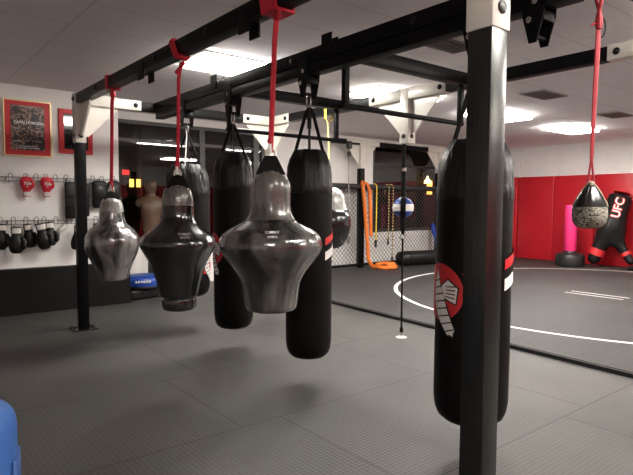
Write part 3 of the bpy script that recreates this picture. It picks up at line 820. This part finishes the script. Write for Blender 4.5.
MB().lathe([(.016, .226), (.021, .236), (.018, .252), (.010, .258)], 12).build('top_knot', M['tanleather'], root)
zo = 1.290 + .218
root = thing('hanging_strap', 'red strap with a knotted loop holding the small camouflage ball bag', 'strap', (xb, yb, zo))
vx = Vector((.777, -.628, 0))
for sgn in (-1, 1):
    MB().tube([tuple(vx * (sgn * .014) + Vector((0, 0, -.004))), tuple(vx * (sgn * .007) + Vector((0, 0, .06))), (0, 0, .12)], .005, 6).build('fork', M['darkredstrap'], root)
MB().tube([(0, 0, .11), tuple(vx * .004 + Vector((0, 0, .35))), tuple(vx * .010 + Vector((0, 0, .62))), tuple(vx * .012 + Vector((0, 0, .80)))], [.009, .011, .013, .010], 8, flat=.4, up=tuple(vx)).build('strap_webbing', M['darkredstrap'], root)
ko = vx * .012
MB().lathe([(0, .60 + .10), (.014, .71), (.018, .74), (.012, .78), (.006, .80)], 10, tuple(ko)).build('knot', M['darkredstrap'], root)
MB().tube([tuple(ko + vx * (.012 + .020 * sin(a)) + Vector((0, 0, .715 + .045 * cos(a)))) for a in [pi * i / 10 for i in range(11)]], .004, 6).build('loose_loop', M['web'], root)
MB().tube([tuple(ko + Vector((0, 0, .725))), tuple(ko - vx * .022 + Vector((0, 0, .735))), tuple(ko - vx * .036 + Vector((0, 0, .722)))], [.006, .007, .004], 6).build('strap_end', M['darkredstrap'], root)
zc = ZT - zo
for sgn in (-1, 1):
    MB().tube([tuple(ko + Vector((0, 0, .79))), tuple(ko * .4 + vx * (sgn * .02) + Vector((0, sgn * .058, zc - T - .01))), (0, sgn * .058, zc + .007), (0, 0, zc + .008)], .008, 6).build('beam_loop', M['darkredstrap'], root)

# ------------------------------------------------------------------ cage: chain link panel on posts with its own top beam
YF = 8.6
cage = thing('cage_fence', 'black chain-link cage wall with padded top rail and two bracketed posts', 'fence', (8.154, YF, .041))
CO = Vector((8.154, YF, .041))
def cp_(mb, name, m, smooth=40): return mb.build(name, m, cage, off=CO, smooth=smooth)
for px in (8.154, 10.75): cp_(MB().box((px, YF, 1.36), (.12, .12, 2.637), .008), 'post', M['black_steel'])
cp_(MB().box((9.45, YF, 2.70), (4.2, .10, .10), .008), 'top_beam', M['black_steel'])
for px in (8.154, 10.75):
    cp_(MB().box((px, YF, 2.46), (.135, .135, .60), .006), 'bracket_sleeve', M['bracket'])
    cp_(MB().box((px + .02, YF, 2.702), (.95, .125, .115), .006), 'bracket_sleeve', M['bracket'])
    for sg in (-1, 1):
        cp_(MB().prism([(px + sg * .06, 2.65), (px + sg * .42, 2.65), (px + sg * .42, 2.62), (px + sg * .09, 2.25), (px + sg * .06, 2.25)], YF - .01, YF + .01, 'xz'), 'gusset', M['bracket'])
xa, xe = 7.22, 11.4
cp_(MB().tube([(xa, YF - .02, 1.775), (xe, YF - .02, 1.775)], .058, 12), 'top_rail', M['blackfoam'])
cp_(MB().tube([(xa, YF, .10), (xe, YF, .10)], .03, 10), 'bottom_rail', M['black_steel'])
cp_(MB().tube([(xa, YF, .10), (xa, YF, 1.775)], .03, 10), 'end_upright', M['black_steel'])
lk = MB(); z0_, z1_ = .11, 1.74; pit = .105; Hh = z1_ - z0_
for s_ in (1, -1):
    k = xa - Hh
    while k < xe + Hh:
        # wire from (k, z0) to (k + s*Hh, z1), clipped to the panel
        pa, pb = (k, z0_), (k + s_ * Hh, z1_)
        t0, t1 = 0., 1.; dxx = s_ * Hh
        lo, hi_ = sorted(((xa - k) / dxx, (xe - k) / dxx)); t0, t1 = max(t0, lo), min(t1, hi_)
        if t1 - t0 > .02:
            lk.tube([(k + dxx * t0, YF + s_ * .004, z0_ + Hh * t0), (k + dxx * t1, YF + s_ * .004, z0_ + Hh * t1)], .0058, 4)
        k += pit
cp_(lk, 'chain_link_mesh', M['fencewire'], 0)
# things hung on the cage rail
root = thing('battle_rope', 'orange rope doubled over the cage rail and coiled on the floor', 'rope', (8.16, YF - .13, .041)); off = root.location
xr = 8.11
path = [(xr + .22, YF - .135, .82), (xr + .21, YF - .13, 1.2), (xr + .20, YF - .11, 1.70), (xr + .17, YF - .06, 1.83), (xr + .10, YF + .02, 1.87)]
top = [(xr + .24, YF - .135, .72)] + path + [(xr + .03, YF - .05, 1.875), (xr - .01, YF - .115, 1.80), (xr + .02, YF - .135, 1.5), (xr + .07, YF - .14, 1.0), (xr + .12, YF - .15, .5), (xr + .10, YF - .20, .22), (xr + .08, YF - .32, .11)]
coil = []
for i in range(26):
    a = pi * .9 - 2 * pi * i / 14.; rr_ = .27 - .0035 * i
    coil.append((xr + .31 + rr_ * 1.0 * cos(a), YF - .50 + rr_ * .8 * sin(a), .082 + (.055 * max(0, (i - 12)) / 6. if i < 18 else .055)))
MB().tube(top + coil, .040, 8).build('rope', M['orange'], root, off=off)
root = thing('resistance_band', 'thin yellow band with black handle hanging on the cage rail', 'exercise band', (8.55, YF - .1, .45)); off = root.location
MB().tube([(8.55, YF + .045, 1.66), (8.55, YF + .03, 1.835), (8.55, YF - .03, 1.845), (8.55, YF - .085, 1.80), (8.545, YF - .09, 1.3), (8.54, YF - .085, .62)], .014, 8).build('band', M['yellow'], root, off=off)
MB().tube([(8.54, YF - .085, .63), (8.535, YF - .085, .55), (8.54, YF - .085, .46)], [.02, .032, .018], 8).build('handle', M['blackplastic'], root, off=off)
for (x_, zl, lb) in ((8.935, .62, 'beaded jump rope with short drop hanging on the cage rail'), (9.07, .22, 'beaded jump rope with long drop nearest the blue and white ball')):
    root = thing('jump_rope', lb, 'jump rope', (x_, YF - .1, zl - .12), 'jump ropes on the cage rail'); off = root.location
    MB().tube([(x_, YF + .045, 1.62), (x_, YF + .03, 1.835), (x_, YF - .03, 1.845), (x_, YF - .085, 1.80), (x_, YF - .088, 1.1), (x_ - .01, YF - .085, zl)], .011, 6).build('beaded_cord', M['bead'], root, off=off)
    MB().tube([(x_ - .01, YF - .085, zl + .02), (x_ - .01, YF - .085, zl - .12)], .018, 8).build('handle', M['blackplastic'], root, off=off)
root = thing('pulley_cable', 'pulley with thin cable and snap clips hanging left of the cage post', 'pulley', (7.70, YF - .09, .55)); off = root.location
MB().box((7.70, YF - .12, 2.62), (.11, .09, .16), .02).build('pulley_block', M['blackplastic'], root, off=off)
MB().box((7.84, YF - .10, 2.66), (.34, .05, .04), .008).build('pulley_arm', M['black_steel'], root, off=off)
MB().lathe([(0, -.06), (.04, -.045), (.045, .02), (.03, .06), (0, .07)], 10, (7.70, YF - .12, 2.43)).build('stopper_ball', M['blackplastic'], root, off=off)
MB().tube([(7.70, YF - .12, 2.56), (7.70, YF - .12, 2.4), (7.70, YF - .115, 1.85), (7.71, YF - .10, .72)], .012, 6).build('cable', M['greyweb'], root, off=off)
MB().tube([(7.71 + .03 * cos(a), YF - .10, .66 + .07 * sin(a)) for a in [2 * pi * i / 16 for i in range(16)]], .010, 6, closed=True).build('snap_clip', M['web'], root, off=off)
root = thing('blue_rope', 'blue knotted rope end hanging low on the cage beside the right post', 'rope', (10.52, YF - .1, .1)); off = root.location
MB().tube([(10.50, YF + .02, .90), (10.48, YF - .05, .93), (10.45, YF - .10, .86), (10.46, YF - .11, .74), (10.55, YF - .12, .60), (10.59, YF - .12, .35), (10.53, YF - .12, .16)], [.02, .035, .05, .05, .042, .03, .04], 8).build('rope', M['blue'], root, off=off)
# rolled black bag lying by the fence
root = thing('lying_heavy_bag', 'black heavy bag lying on the mat in front of the cage fence', 'punching bag', (9.66, 8.12, .041), rz=radians(-12))
ly = [(0, -.70), (.09, -.695), (.135, -.67), (.158, -.62), (.163, -.5), (.160, 0), (.163, .5), (.158, .62), (.135, .67), (.09, .695), (0, .70)]
MB().lathe(ly, 28, fn=lambda t, z, r: r * (1 + .03 * noise.noise(Vector((cos(t) * 2, sin(t) * 2, z * 4)))), mtx=Matrix.Translation((0, 0, .166)) @ Matrix.Rotation(pi / 2, 4, 'Y')).build('bag_body', M['blackvinyl'], root, smooth=70)
for xx in (-.45, .45):
    MB().tube([(xx, .168 * cos(a), .167 + .166 * sin(a)) for a in [2 * pi * i / 24 for i in range(24)]], .012, 6, closed=True, flat=.3, up=(1, 0, 0)).build('strap', M['web'], root)

# ------------------------------------------------------------------ pink standing bag and the two-legged dummy
root = thing('standing_bag', 'hot pink standing punch bag on a round black base by the red wall', 'standing bag', (12.20, 6.02, .041))
MB().lathe([(.26, 0), (.305, .012), (.312, .05), (.310, .20), (.295, .255), (.24, .285), (.15, .30), (.135, .34), (0, .342)], 40).build('base', M['blackplastic'], root, smooth=50)
MB().lathe([(.125, .335), (.132, .345), (.132, 1.26), (.127, 1.335), (.112, 1.36), (0, 1.365)], 32).build('pink_tube', M['pink'], root, smooth=50)
MB().tube([(.1335 * cos(a), .1335 * sin(a), 1.18) for a in [2 * pi * i / 32 for i in range(32)]], .006, 6, closed=True).build('tube_seam', M['pink'], root)

root = thing('grappling_dummy', 'black two-legged grappling dummy with white UFC lettering, leaning on red wall', 'grappling dummy', (12.42, 5.34, .041))
DO = Vector((12.42, 5.34, .041))
def W(u, z, d=0.):       # u along the wall to the right of the picture (-Y), d towards the wall (+X)
    return Vector((12.42 + d, 5.34 - u, .041 + z))
hip = W(.02, .80, .12); neck = W(.14, 1.58, .33)
def skin(name, joints, m, parent, off):
    """one continuous padded form from a branching list of joints (index of parent, position, radius)"""
    me = bpy.data.meshes.new(name)
    me.from_pydata([tuple(Vector(p) - off) for _, p, _ in joints], [(q, i) for i, (q, _, _) in enumerate(joints) if q is not None], [])
    o = bpy.data.objects.new(name, me); COL.objects.link(o)
    sk = o.modifiers.new('skin', 'SKIN')
    for i, (_, _, r) in enumerate(joints): me.skin_vertices[0].data[i].radius = (r, r) if not isinstance(r, tuple) else r
    me.skin_vertices[0].data[0].use_root = True
    sd = o.modifiers.new('sub', 'SUBSURF'); sd.levels = 2; sd.render_levels = 2
    dg = bpy.context.evaluated_depsgraph_get(); dg.update()
    m2 = bpy.data.meshes.new_from_object(o.evaluated_get(dg)); m2.name = name
    bpy.data.objects.remove(o); bpy.data.meshes.remove(me)
    m2.materials.clear(); m2.materials.append(m); m2.shade_smooth()
    o = bpy.data.objects.new(name, m2); COL.objects.link(o); o.parent = parent
    return o
J = [(None, hip, .235), (0, hip + (neck - hip) * .35, .255), (1, hip + (neck - hip) * .75, .265), (2, hip + (neck - hip) * .97, .255), (3, neck, .22),
     (0, W(-.11, .55, .02), .165), (5, W(-.20, .25, -.05), .150), (6, W(-.26, .07, -.10), .140),
     (0, W(.20, .55, .15), .120), (8, W(.37, .28, .16), .095), (9, W(.50, .10, .15), .080)]
skin('dummy_body', J, M['blackvinyl'], root, DO)
ax = (neck - hip).normalized()
MB().lathe([(0, 0), (.16, .0), (.175, .012), (.16, .028), (.06, .034), (0, .034)], 28, mtx=Matrix.Translation(neck + ax * .045 - DO) @ ax.to_track_quat('Z', 'Y').to_matrix().to_4x4()).build('top_cap', M['redprint'], root)
# letters run up the chest: local x along the torso axis, facing the room
def chest_text(s, size, m, lift, bold):
    o_ = Vector((-.86, -.42, 0)); o_ = (o_ - ax * o_.dot(ax)).normalized(); up_ = o_.cross(ax)
    c = hip + (neck - hip) * .60 - DO + o_ * lift
    mt = Matrix((ax, -up_ * -1, o_)).transposed().to_4x4(); mt.translation = c
    return text_obj('lettering', s, size, m, root, mt, .004, bold=bold)
chest_text('UFC', .235, M['redprint'], .268, .016); chest_text('UFC', .235, M['whiteprint'], .277, .001)
lg = (W(-.20, .25, -.05) - W(-.11, .55, .02)).normalized(); lc = W(-.18, .33, -.03) - DO
MB().lathe([(.166, -.075), (.163, .075), (.150, .075), (.150, -.075)], 28, mtx=Matrix.Translation(lc) @ lg.to_track_quat('Z', 'Y').to_matrix().to_4x4()).build('leg_label', M['redprint'], root)
lt = W(.35, .31, .16) - DO; l2 = (W(.50, .10, .15) - W(.20, .55, .15)).normalized()
MB().lathe([(.112, -.04), (.108, .04), (.095, .04), (.095, -.04)], 20, mtx=Matrix.Translation(lt) @ l2.to_track_quat('Z', 'Y').to_matrix().to_4x4()).build('leg_label', M['redprint'], root)
tag(MB().box((0, 0, .045), (.55, .95, .09), .03, 3).build('kick_shield', M['blackvinyl']), 'flat black pad lying on the mat behind the dummy\'s feet', 'pad').location = (12.55, 4.36, .041)

# ------------------------------------------------------------------ left wall: pictures
fz = 2.33; fx0, fx1 = 1.285, 1.835
root = thing('framed_poster', 'red mounted fight poster with white title in a gilt-edged frame', 'framed poster', ((fx0 + fx1) / 2, YL, 1.98)); off = root.location
fr = MB(); z0_, z1_ = 1.98, 2.68; yq = YL - .018
fr.box((fx0 + .008, yq, (z0_ + z1_) / 2), (.016, .034, z1_ - z0_)); fr.box((fx1 - .008, yq, (z0_ + z1_) / 2), (.016, .034, z1_ - z0_))
fr.box(((fx0 + fx1) / 2, yq, z0_ + .008), (fx1 - fx0 - .032, .034, .016)); fr.box(((fx0 + fx1) / 2, yq, z1_ - .008), (fx1 - fx0 - .032, .034, .016))
fr.build('frame', M['gold'], root, off=off, smooth=0)
MB().box(((fx0 + fx1) / 2, YL - .012, (z0_ + z1_) / 2), (fx1 - fx0 - .033, .020, z1_ - z0_ - .033)).build('red_mount', M['redframe'], root, off=off, smooth=0)
MB().box(((fx0 + fx1) / 2, YL - .0235, (z0_ + z1_) / 2 + .005), (.385, .003, .555)).build('poster_print', M['print'], root, off=off, smooth=0)
cx_ = (fx0 + fx1) / 2
text_obj('lettering', 'VAPAI UTMODA', .047, M['whiteprint'], root, wall_text_mtx(Vector((cx_ + .01, YL - .028, 2.40)) - off), .001, bold=.001)
st_ = MB()
for zz, xs, w_ in ((2.108, 0, .22), (2.086, .01, .24), (2.600, 0, .17), (2.325, -.13, .07), (2.300, .13, .08), (2.165, -.12, .08), (2.170, .12, .07)):
    st_.box((cx_ + xs, YL - .0257, zz), (w_, .0012, .010))
st_.build('small_print', M['greyprint'], root, off=off, smooth=0)
fx0, fx1, z0_, z1_ = 1.925, 2.345, 2.045, 2.625
root = thing('framed_picture', 'red framed glazed picture behind the left steel post', 'framed picture', ((fx0 + fx1) / 2, YL, z0_)); off = root.location
fr = MB()
for x_ in (fx0 + .03, fx1 - .03): fr.box((x_, YL - .018, (z0_ + z1_) / 2), (.06, .034, z1_ - z0_), .004)
for z_ in (z0_ + .03, z1_ - .03): fr.box(((fx0 + fx1) / 2, YL - .018, z_), (fx1 - fx0 - .12, .034, .06), .004)
fr.build('frame', M['redframe'], root, off=off, smooth=0)
MB().box(((fx0 + fx1) / 2, YL - .010, (z0_ + z1_) / 2), (fx1 - fx0 - .12, .014, z1_ - z0_ - .12)).build('picture_glass', M['picglass'], root, off=off, smooth=0)

# ------------------------------------------------------------------ left wall: hook racks with gear
def rack(z, label, xs):
    root = thing('hook_rack', label, 'hook rack', (1.6, YL, z), 'wire hook racks on the white wall'); off = root.location
    for dz in (-.022, .022): MB().tube([(.6, YL - .03, z + dz), (2.68, YL - .03, z + dz)], .0045, 6).build('rail', M['wire'], root, off=off)
    for x_ in (.62, 1.3, 2.0, 2.66): MB().box((x_, YL - .016, z), (.016, .030, .06)).build('standoff', M['wire'], root, off=off, smooth=0)
    for x_ in xs:
        pts = [(x_ - .022, YL - .036, z - .05), (x_ - .022, YL - .037, z + .04)] + [(x_ - .022 * cos(a), YL - .045 - .012 * sin(a), z + .04 + .030 * sin(a)) for a in [pi * i / 8 for i in range(1, 8)]] + [(x_ + .022, YL - .055, z + .035), (x_ + .022, YL - .065, z - .02)]
        MB().tube(pts, .0045, 6).build('hook', M['wire'], root, off=off)
    return root
HX = [.72, .90, 1.08, 1.29, 1.425, 1.52, 1.62, 1.75, 1.86, 2.02, 2.14, 2.31, 2.43, 2.56]
rack(1.695, 'upper wire hook rack with the red mitts', [.72, .90, 1.08, 1.345, 1.515, 1.630, 1.748, 1.86, 1.99, 2.14, 2.33, 2.45, 2.60])
rack(1.150, 'lower wire hook rack with the black gloves', [.72, .90, 1.08, 1.22, 1.365, 1.505, 1.625, 1.715, 1.855, 2.02, 2.14, 2.36, 2.60])

def glove(label, x, ztop, sc, m, cuff_up, word=None, rz=0., tilt=0., group=None, red=False, name='boxing_glove', dy=0.):
    """origin at the hanging point; fingers point down when cuff_up"""
    root = thing(name, label, 'glove', (x, YL - .085 + dy, ztop), group, rz)
    s_ = sc; up = 1 if cuff_up else -1
    R = Matrix.Rotation(tilt, 4, 'Y')
    def zz(v): return -v * s_ if cuff_up else -(0.305 - v) * s_
    if cuff_up: body = [(.0, .305), (.045, .300), (.068, .275), (.078, .235), (.076, .19), (.064, .14), (.052, .105), (.049, .09)]
    else: body = [(.0, .305), (.050, .300), (.080, .280), (.090, .235), (.086, .18), (.070, .13), (.058, .095), (.055, .08)]
    pr = [(r * s_, zz(v)) for r, v in body]
    if pr[0][1] > pr[-1][1]: pr = pr[::-1]
    MB().lathe(pr, 24, sy=.72, mtx=R, fn=lambda t, z, r: r * (1 + .05 * noise.noise(Vector((cos(t) * 2, sin(t) * 2, z * 14 + x * 9))))).build('glove_hand', m, root, smooth=75)
    MB().tube([R @ Vector((.045 * s_, -.02 * s_, zz(.12))), R @ Vector((.078 * s_, -.035 * s_, zz(.165))), R @ Vector((.070 * s_, -.045 * s_, zz(.225))), R @ Vector((.050 * s_, -.05 * s_, zz(.255)))], [.024 * s_, .031 * s_, .030 * s_, .018 * s_], 10).build('glove_thumb', m, root, smooth=75)
    cf = [(.049 * s_, zz(.092)), (.052 * s_, zz(.05)), (.054 * s_, zz(.0)), (.040 * s_, zz(.001))]
    if cf[0][1] > cf[-1][1]: cf = cf[::-1]
    cuf = MB().lathe(cf, 24, sy=.75, mtx=R).build('glove_cuff', m, root, smooth=60)
    # white cuff label on the side facing the room
    lb = MB(); n = 8; A = []; B = []
    for i in range(n + 1):
        a = radians(-90 - 55 + 110 * i / n); k = .0565 * s_
        A.append(lb.bm.verts.new(R @ Vector((cos(a) * k, sin(a) * k * .75 - .001, zz(.012))))); B.append(lb.bm.verts.new(R @ Vector((cos(a) * k, sin(a) * k * .75 - .001, zz(.072)))))
    for i in range(n): lb.bm.faces.new((A[i], A[i + 1], B[i + 1], B[i]))
    lb.build('cuff_label', M['labelcloth'], cuf)
    if word:
        text_obj('lettering', word, .062 * s_, M['whiteprint'], root, R @ Matrix.Translation((-.002, -.0655 * s_ - .004, zz(.195))) @ Matrix.Rotation(pi / 2, 4, 'X'), .001, .25, .001)
        MB().box((-.004, -.060 * s_ - .005, zz(.152)), (.022 * s_, .002, .012 * s_)).build('small_mark', M['labelcloth'], root, smooth=0)
    MB().tube([(0, .018, -.02 * s_ - .0), (-.004, .034 - dy, .006), (.004, .034 - dy, .012), (.004, .02, -.02 * s_)], .004, 6).build('hang_loop', M['web'] if not red else M['redprint'], root)
    return root
for x_, lb in ((1.515, 'red training glove on the upper rack, left of the pair'), (1.748, 'red training glove on the upper rack, right of the pair')):
    glove(lb, x_, 1.725, .82, M['redglove'], False, 'Title', group='red gloves on the upper rack', red=True)
BG = [(1.225, 1.135, .95, .05, 'black glove on the lower rack at the left frame edge'), (1.365, 1.10, .98, .0, 'black glove with low white cuff label, second on the lower rack'),
      (1.515, 1.13, .90, -.12, 'black glove tucked between its neighbours, third on the lower rack'), (1.635, 1.14, 1.0, -.18, 'black glove tilted to the right, fourth on the lower rack'),
      (1.765, 1.15, .92, -.05, 'black glove with wide white cuff label, rightmost of the lower group'), (2.10, 1.10, .95, .1, 'single black glove just left of the steel post'),
      (2.37, 1.12, .95, .05, 'black glove behind the farthest silvery torso bag')]
for n_, (x_, z_, s_, t_, lb) in enumerate(BG):
    glove(lb, x_, z_, s_ * 1.1, M['blackglove'], True, None, tilt=t_, group='black gloves on the lower rack', dy=.0 if n_ % 2 == 0 else -.10)
# tan wrap roll end beside the last glove
tag(MB().lathe([(.030, 0), (.034, .02), (.034, .10), (.030, .12), (.012, .12)], 16, mtx=Matrix.Rotation(radians(50), 4, 'Y')).build('hand_wrap', M['labelcloth']), 'cream hand wrap roll hanging right of the black gloves', 'hand wrap').location = (1.885, YL - .075, 1.03)
# dark shin guards and pads
def shin(label, x, zt, w, h, d=.06):
    root = thing('shin_guard', label, 'shin guard', (x, YL - .08, zt - h), 'shin guards on the upper rack')
    pts = [(-w / 2, 0), (w / 2, 0), (w / 2 * 1.05, h * .5), (w / 2 * .95, h), (-w / 2 * .95, h), (-w / 2 * 1.05, h * .5)]
    b = MB().box((0, 0, h / 2), (w, d, h), .022, 3)
    b.build('padded_shell', M['blackvinyl'], root)
    for k in (.33, .62): MB().box((0, -d / 2 - .001, h * k), (w * .96, .008, .035), .003).build('strap', M['web'], root)
    MB().tube([(-.012, .01, h - .01), (-.008, .03, h + .02), (.008, .03, h + .02), (.012, .01, h - .01)], .004, 6).build('hang_loop', M['web'], root)
    return root
shin('long black shin guard left of the steel post on the upper rack', 2.04, 1.67, .15, .48)
shin('long black shin guard right behind the steel post', 2.215, 1.66, .11, .44)
def focus(label, x, zt, w, h, rz=0):
    root = thing('focus_mitt', label, 'focus mitt', (x, YL - .09, zt - h), 'black mitts on the upper rack', rz)
    MB().box((0, 0, h / 2), (w, .09, h), .04, 4).build('mitt_pad', M['blackvinyl'], root)
    MB().box((0, -.046, h * .55), (w * .62, .012, h * .5), .005).build('mitt_face', M['blackglove'], root)
    MB().tube([(-.02, .02, h - .02), (-.01, .035, h + .02), (.01, .035, h + .02), (.02, .02, h - .02)], .005, 6).build('hang_loop', M['web'], root)
    return root
focus('black focus mitt left of the red strap on the upper rack', 2.40, 1.70, .19, .37)
focus('black focus mitt at the wall end behind the red strap', 2.60, 1.70, .17, .34)

# ------------------------------------------------------------------ gear on the floor by the window, dummy standing in for a window reflection
root = thing('kick_shield', 'black kick shield with red handle end lying below the blue pad', 'pad', (3.13, 7.98, 0), rz=radians(12)); 
MB().box((0, 0, .075), (.72, .42, .148), .04, 4).build('shield_body', M['blackvinyl'], root)
MB().box((.36, -.19, .085), (.16, .05, .055), .015, 3).build('red_handle', M['redprint'], root)
root = thing('round_pad', 'round royal blue pad stacked on a black shield by the window', 'pad', (3.11, 7.96, .150))
MB().lathe([(.24, 0), (.275, .015), (.285, .06), (.285, .12), (.27, .165), (.22, .185), (0, .19)], 36).build('pad_body', M['blue'], root, smooth=50)
MB().lathe([(.287, .0), (.292, .008), (.292, .030), (.287, .038)], 36, c=(0, 0, .004)).build('pad_base_band', M['blackvinyl'], root)
bars = []
for i in range(6): bars.append([(-.11 + .038 * i, -.016), (-.085 + .038 * i, -.016), (-.085 + .038 * i, .016), (-.11 + .038 * i, .016)])
decal('white_marks', bars, M['whiteprint'], root, .2855, atan2(-7.96, -3.11), .115, .003)
root = thing('dummy_reflection', 'dim brown man-shaped dummy added in place of a reflection in the dark window', 'torso dummy', (3.46, 8.49, 0))  # solid dummy added where the glass would only reflect one
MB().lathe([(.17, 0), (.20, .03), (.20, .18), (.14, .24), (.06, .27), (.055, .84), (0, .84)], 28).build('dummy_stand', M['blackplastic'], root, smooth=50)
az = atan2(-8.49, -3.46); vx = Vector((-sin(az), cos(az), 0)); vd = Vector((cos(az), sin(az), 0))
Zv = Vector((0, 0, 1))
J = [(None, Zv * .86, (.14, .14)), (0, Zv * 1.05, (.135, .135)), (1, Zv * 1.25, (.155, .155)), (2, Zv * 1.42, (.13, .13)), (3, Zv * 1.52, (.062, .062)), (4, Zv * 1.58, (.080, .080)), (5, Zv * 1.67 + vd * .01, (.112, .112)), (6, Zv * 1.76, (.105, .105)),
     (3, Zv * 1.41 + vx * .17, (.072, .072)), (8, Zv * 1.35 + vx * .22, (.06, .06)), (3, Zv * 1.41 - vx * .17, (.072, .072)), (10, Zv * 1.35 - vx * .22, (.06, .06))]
skin('dummy_torso', J, M['dim_skin'], root, Vector((0, 0, 0)))
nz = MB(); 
nz.lathe([(0, -.03), (.016, -.02), (.012, .0), (.004, .03), (0, .035)], 8, tuple(vd * .105 + Zv * 1.67)); nz.build('nose', M['dim_skin'], root)
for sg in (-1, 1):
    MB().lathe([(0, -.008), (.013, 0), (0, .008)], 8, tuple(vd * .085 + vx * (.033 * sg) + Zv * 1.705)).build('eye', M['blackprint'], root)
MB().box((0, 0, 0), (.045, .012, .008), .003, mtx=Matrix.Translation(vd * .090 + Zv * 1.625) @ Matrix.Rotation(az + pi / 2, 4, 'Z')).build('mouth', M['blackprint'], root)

# ------------------------------------------------------------------ blue shield at the lower left
root = thing('body_shield', 'blue padded vinyl shield standing at the lower left corner', 'pad', (.215, 2.285, 0), rz=radians(-15))
MB().box((0, 0, .345), (.36, .24, .688), .105, 6).build('shield_body', M['bluecloth'], root)
for yy in (-.075, .075):
    pts = []
    for i in range(13):
        a = pi * i / 12; pts.append((.105 * 0 + (.183 - (1 - sin(a)) * .03) * 1. if False else .1765, yy * .9, .10 + .37 * i / 12))
    MB().tube(pts, .007, 6).build('piping', M['bluepipe'], root)
MB().tube([(-.06, -.122, .20), (-.06, -.140, .24), (-.06, -.142, .36), (-.06, -.122, .40)], .012, 6, flat=.5).build('handle', M['bluepipe'], root)

# ------------------------------------------------------------------ night street beyond the windows
struct(MB().box((10, 14, -.12), (40, 9.8, .1)).build('street_ground', M['asphalt'], smooth=0))
root = thing('building', 'dark brick shopfront across the street with amber lit windows', 'building', (9.5, 13.0, -.07)); off = root.location
MB().box((9.5, 13.6, 1.8), (26, 1.0, 3.74)).build('facade', M['brick'], root, off=off, smooth=0)
for x_ in (5.25, 11.0): MB().box((x_, 13.05, 1.8), (.35, .12, 3.74)).build('pilaster', M['tanpost'], root, off=off, smooth=0)
for x_, w_, z_, h_ in ((4.86, .10, 1.88, .19), (5.03, .10, 1.88, .19), (15.85, .28, 2.02, .50)):
    MB().box((x_, 13.085, z_), (w_, .02, h_)).build('lit_window', M['litwin'], root, off=off, smooth=0)
MB().box((4.72, 13.08, 2.13), (.15, .03, .11)).build('sign_reflection', M['redreflection'], root, off=off, smooth=0)  # glowing plate in place of a reflected exit sign
MB().tube([(15.45, 13.10, 2.62), (15.45, 12.85, 2.62), (15.45, 12.85, 2.40)], .015, 6).build('lamp_arm', M['winframe'], root, off=off)
MB().lathe([(.13, 0), (.10, .10), (.04, .17), (.02, .26)], 16, (15.45, 12.85, 2.16)).build('lamp_shade', M['lampglow'], root, off=off)

# ------------------------------------------------------------------ world and view
w = bpy.data.worlds.new('night'); SC.world = w; w.use_nodes = True
w.node_tree.nodes['Background'].inputs[0].default_value = (.02, .022, .03, 1); w.node_tree.nodes['Background'].inputs[1].default_value = .15
vs = SC.view_settings; vs.view_transform = 'Standard'; vs.look = 'None'; vs.gamma = 1.; vs.exposure = 1.7; vs.use_curve_mapping = False
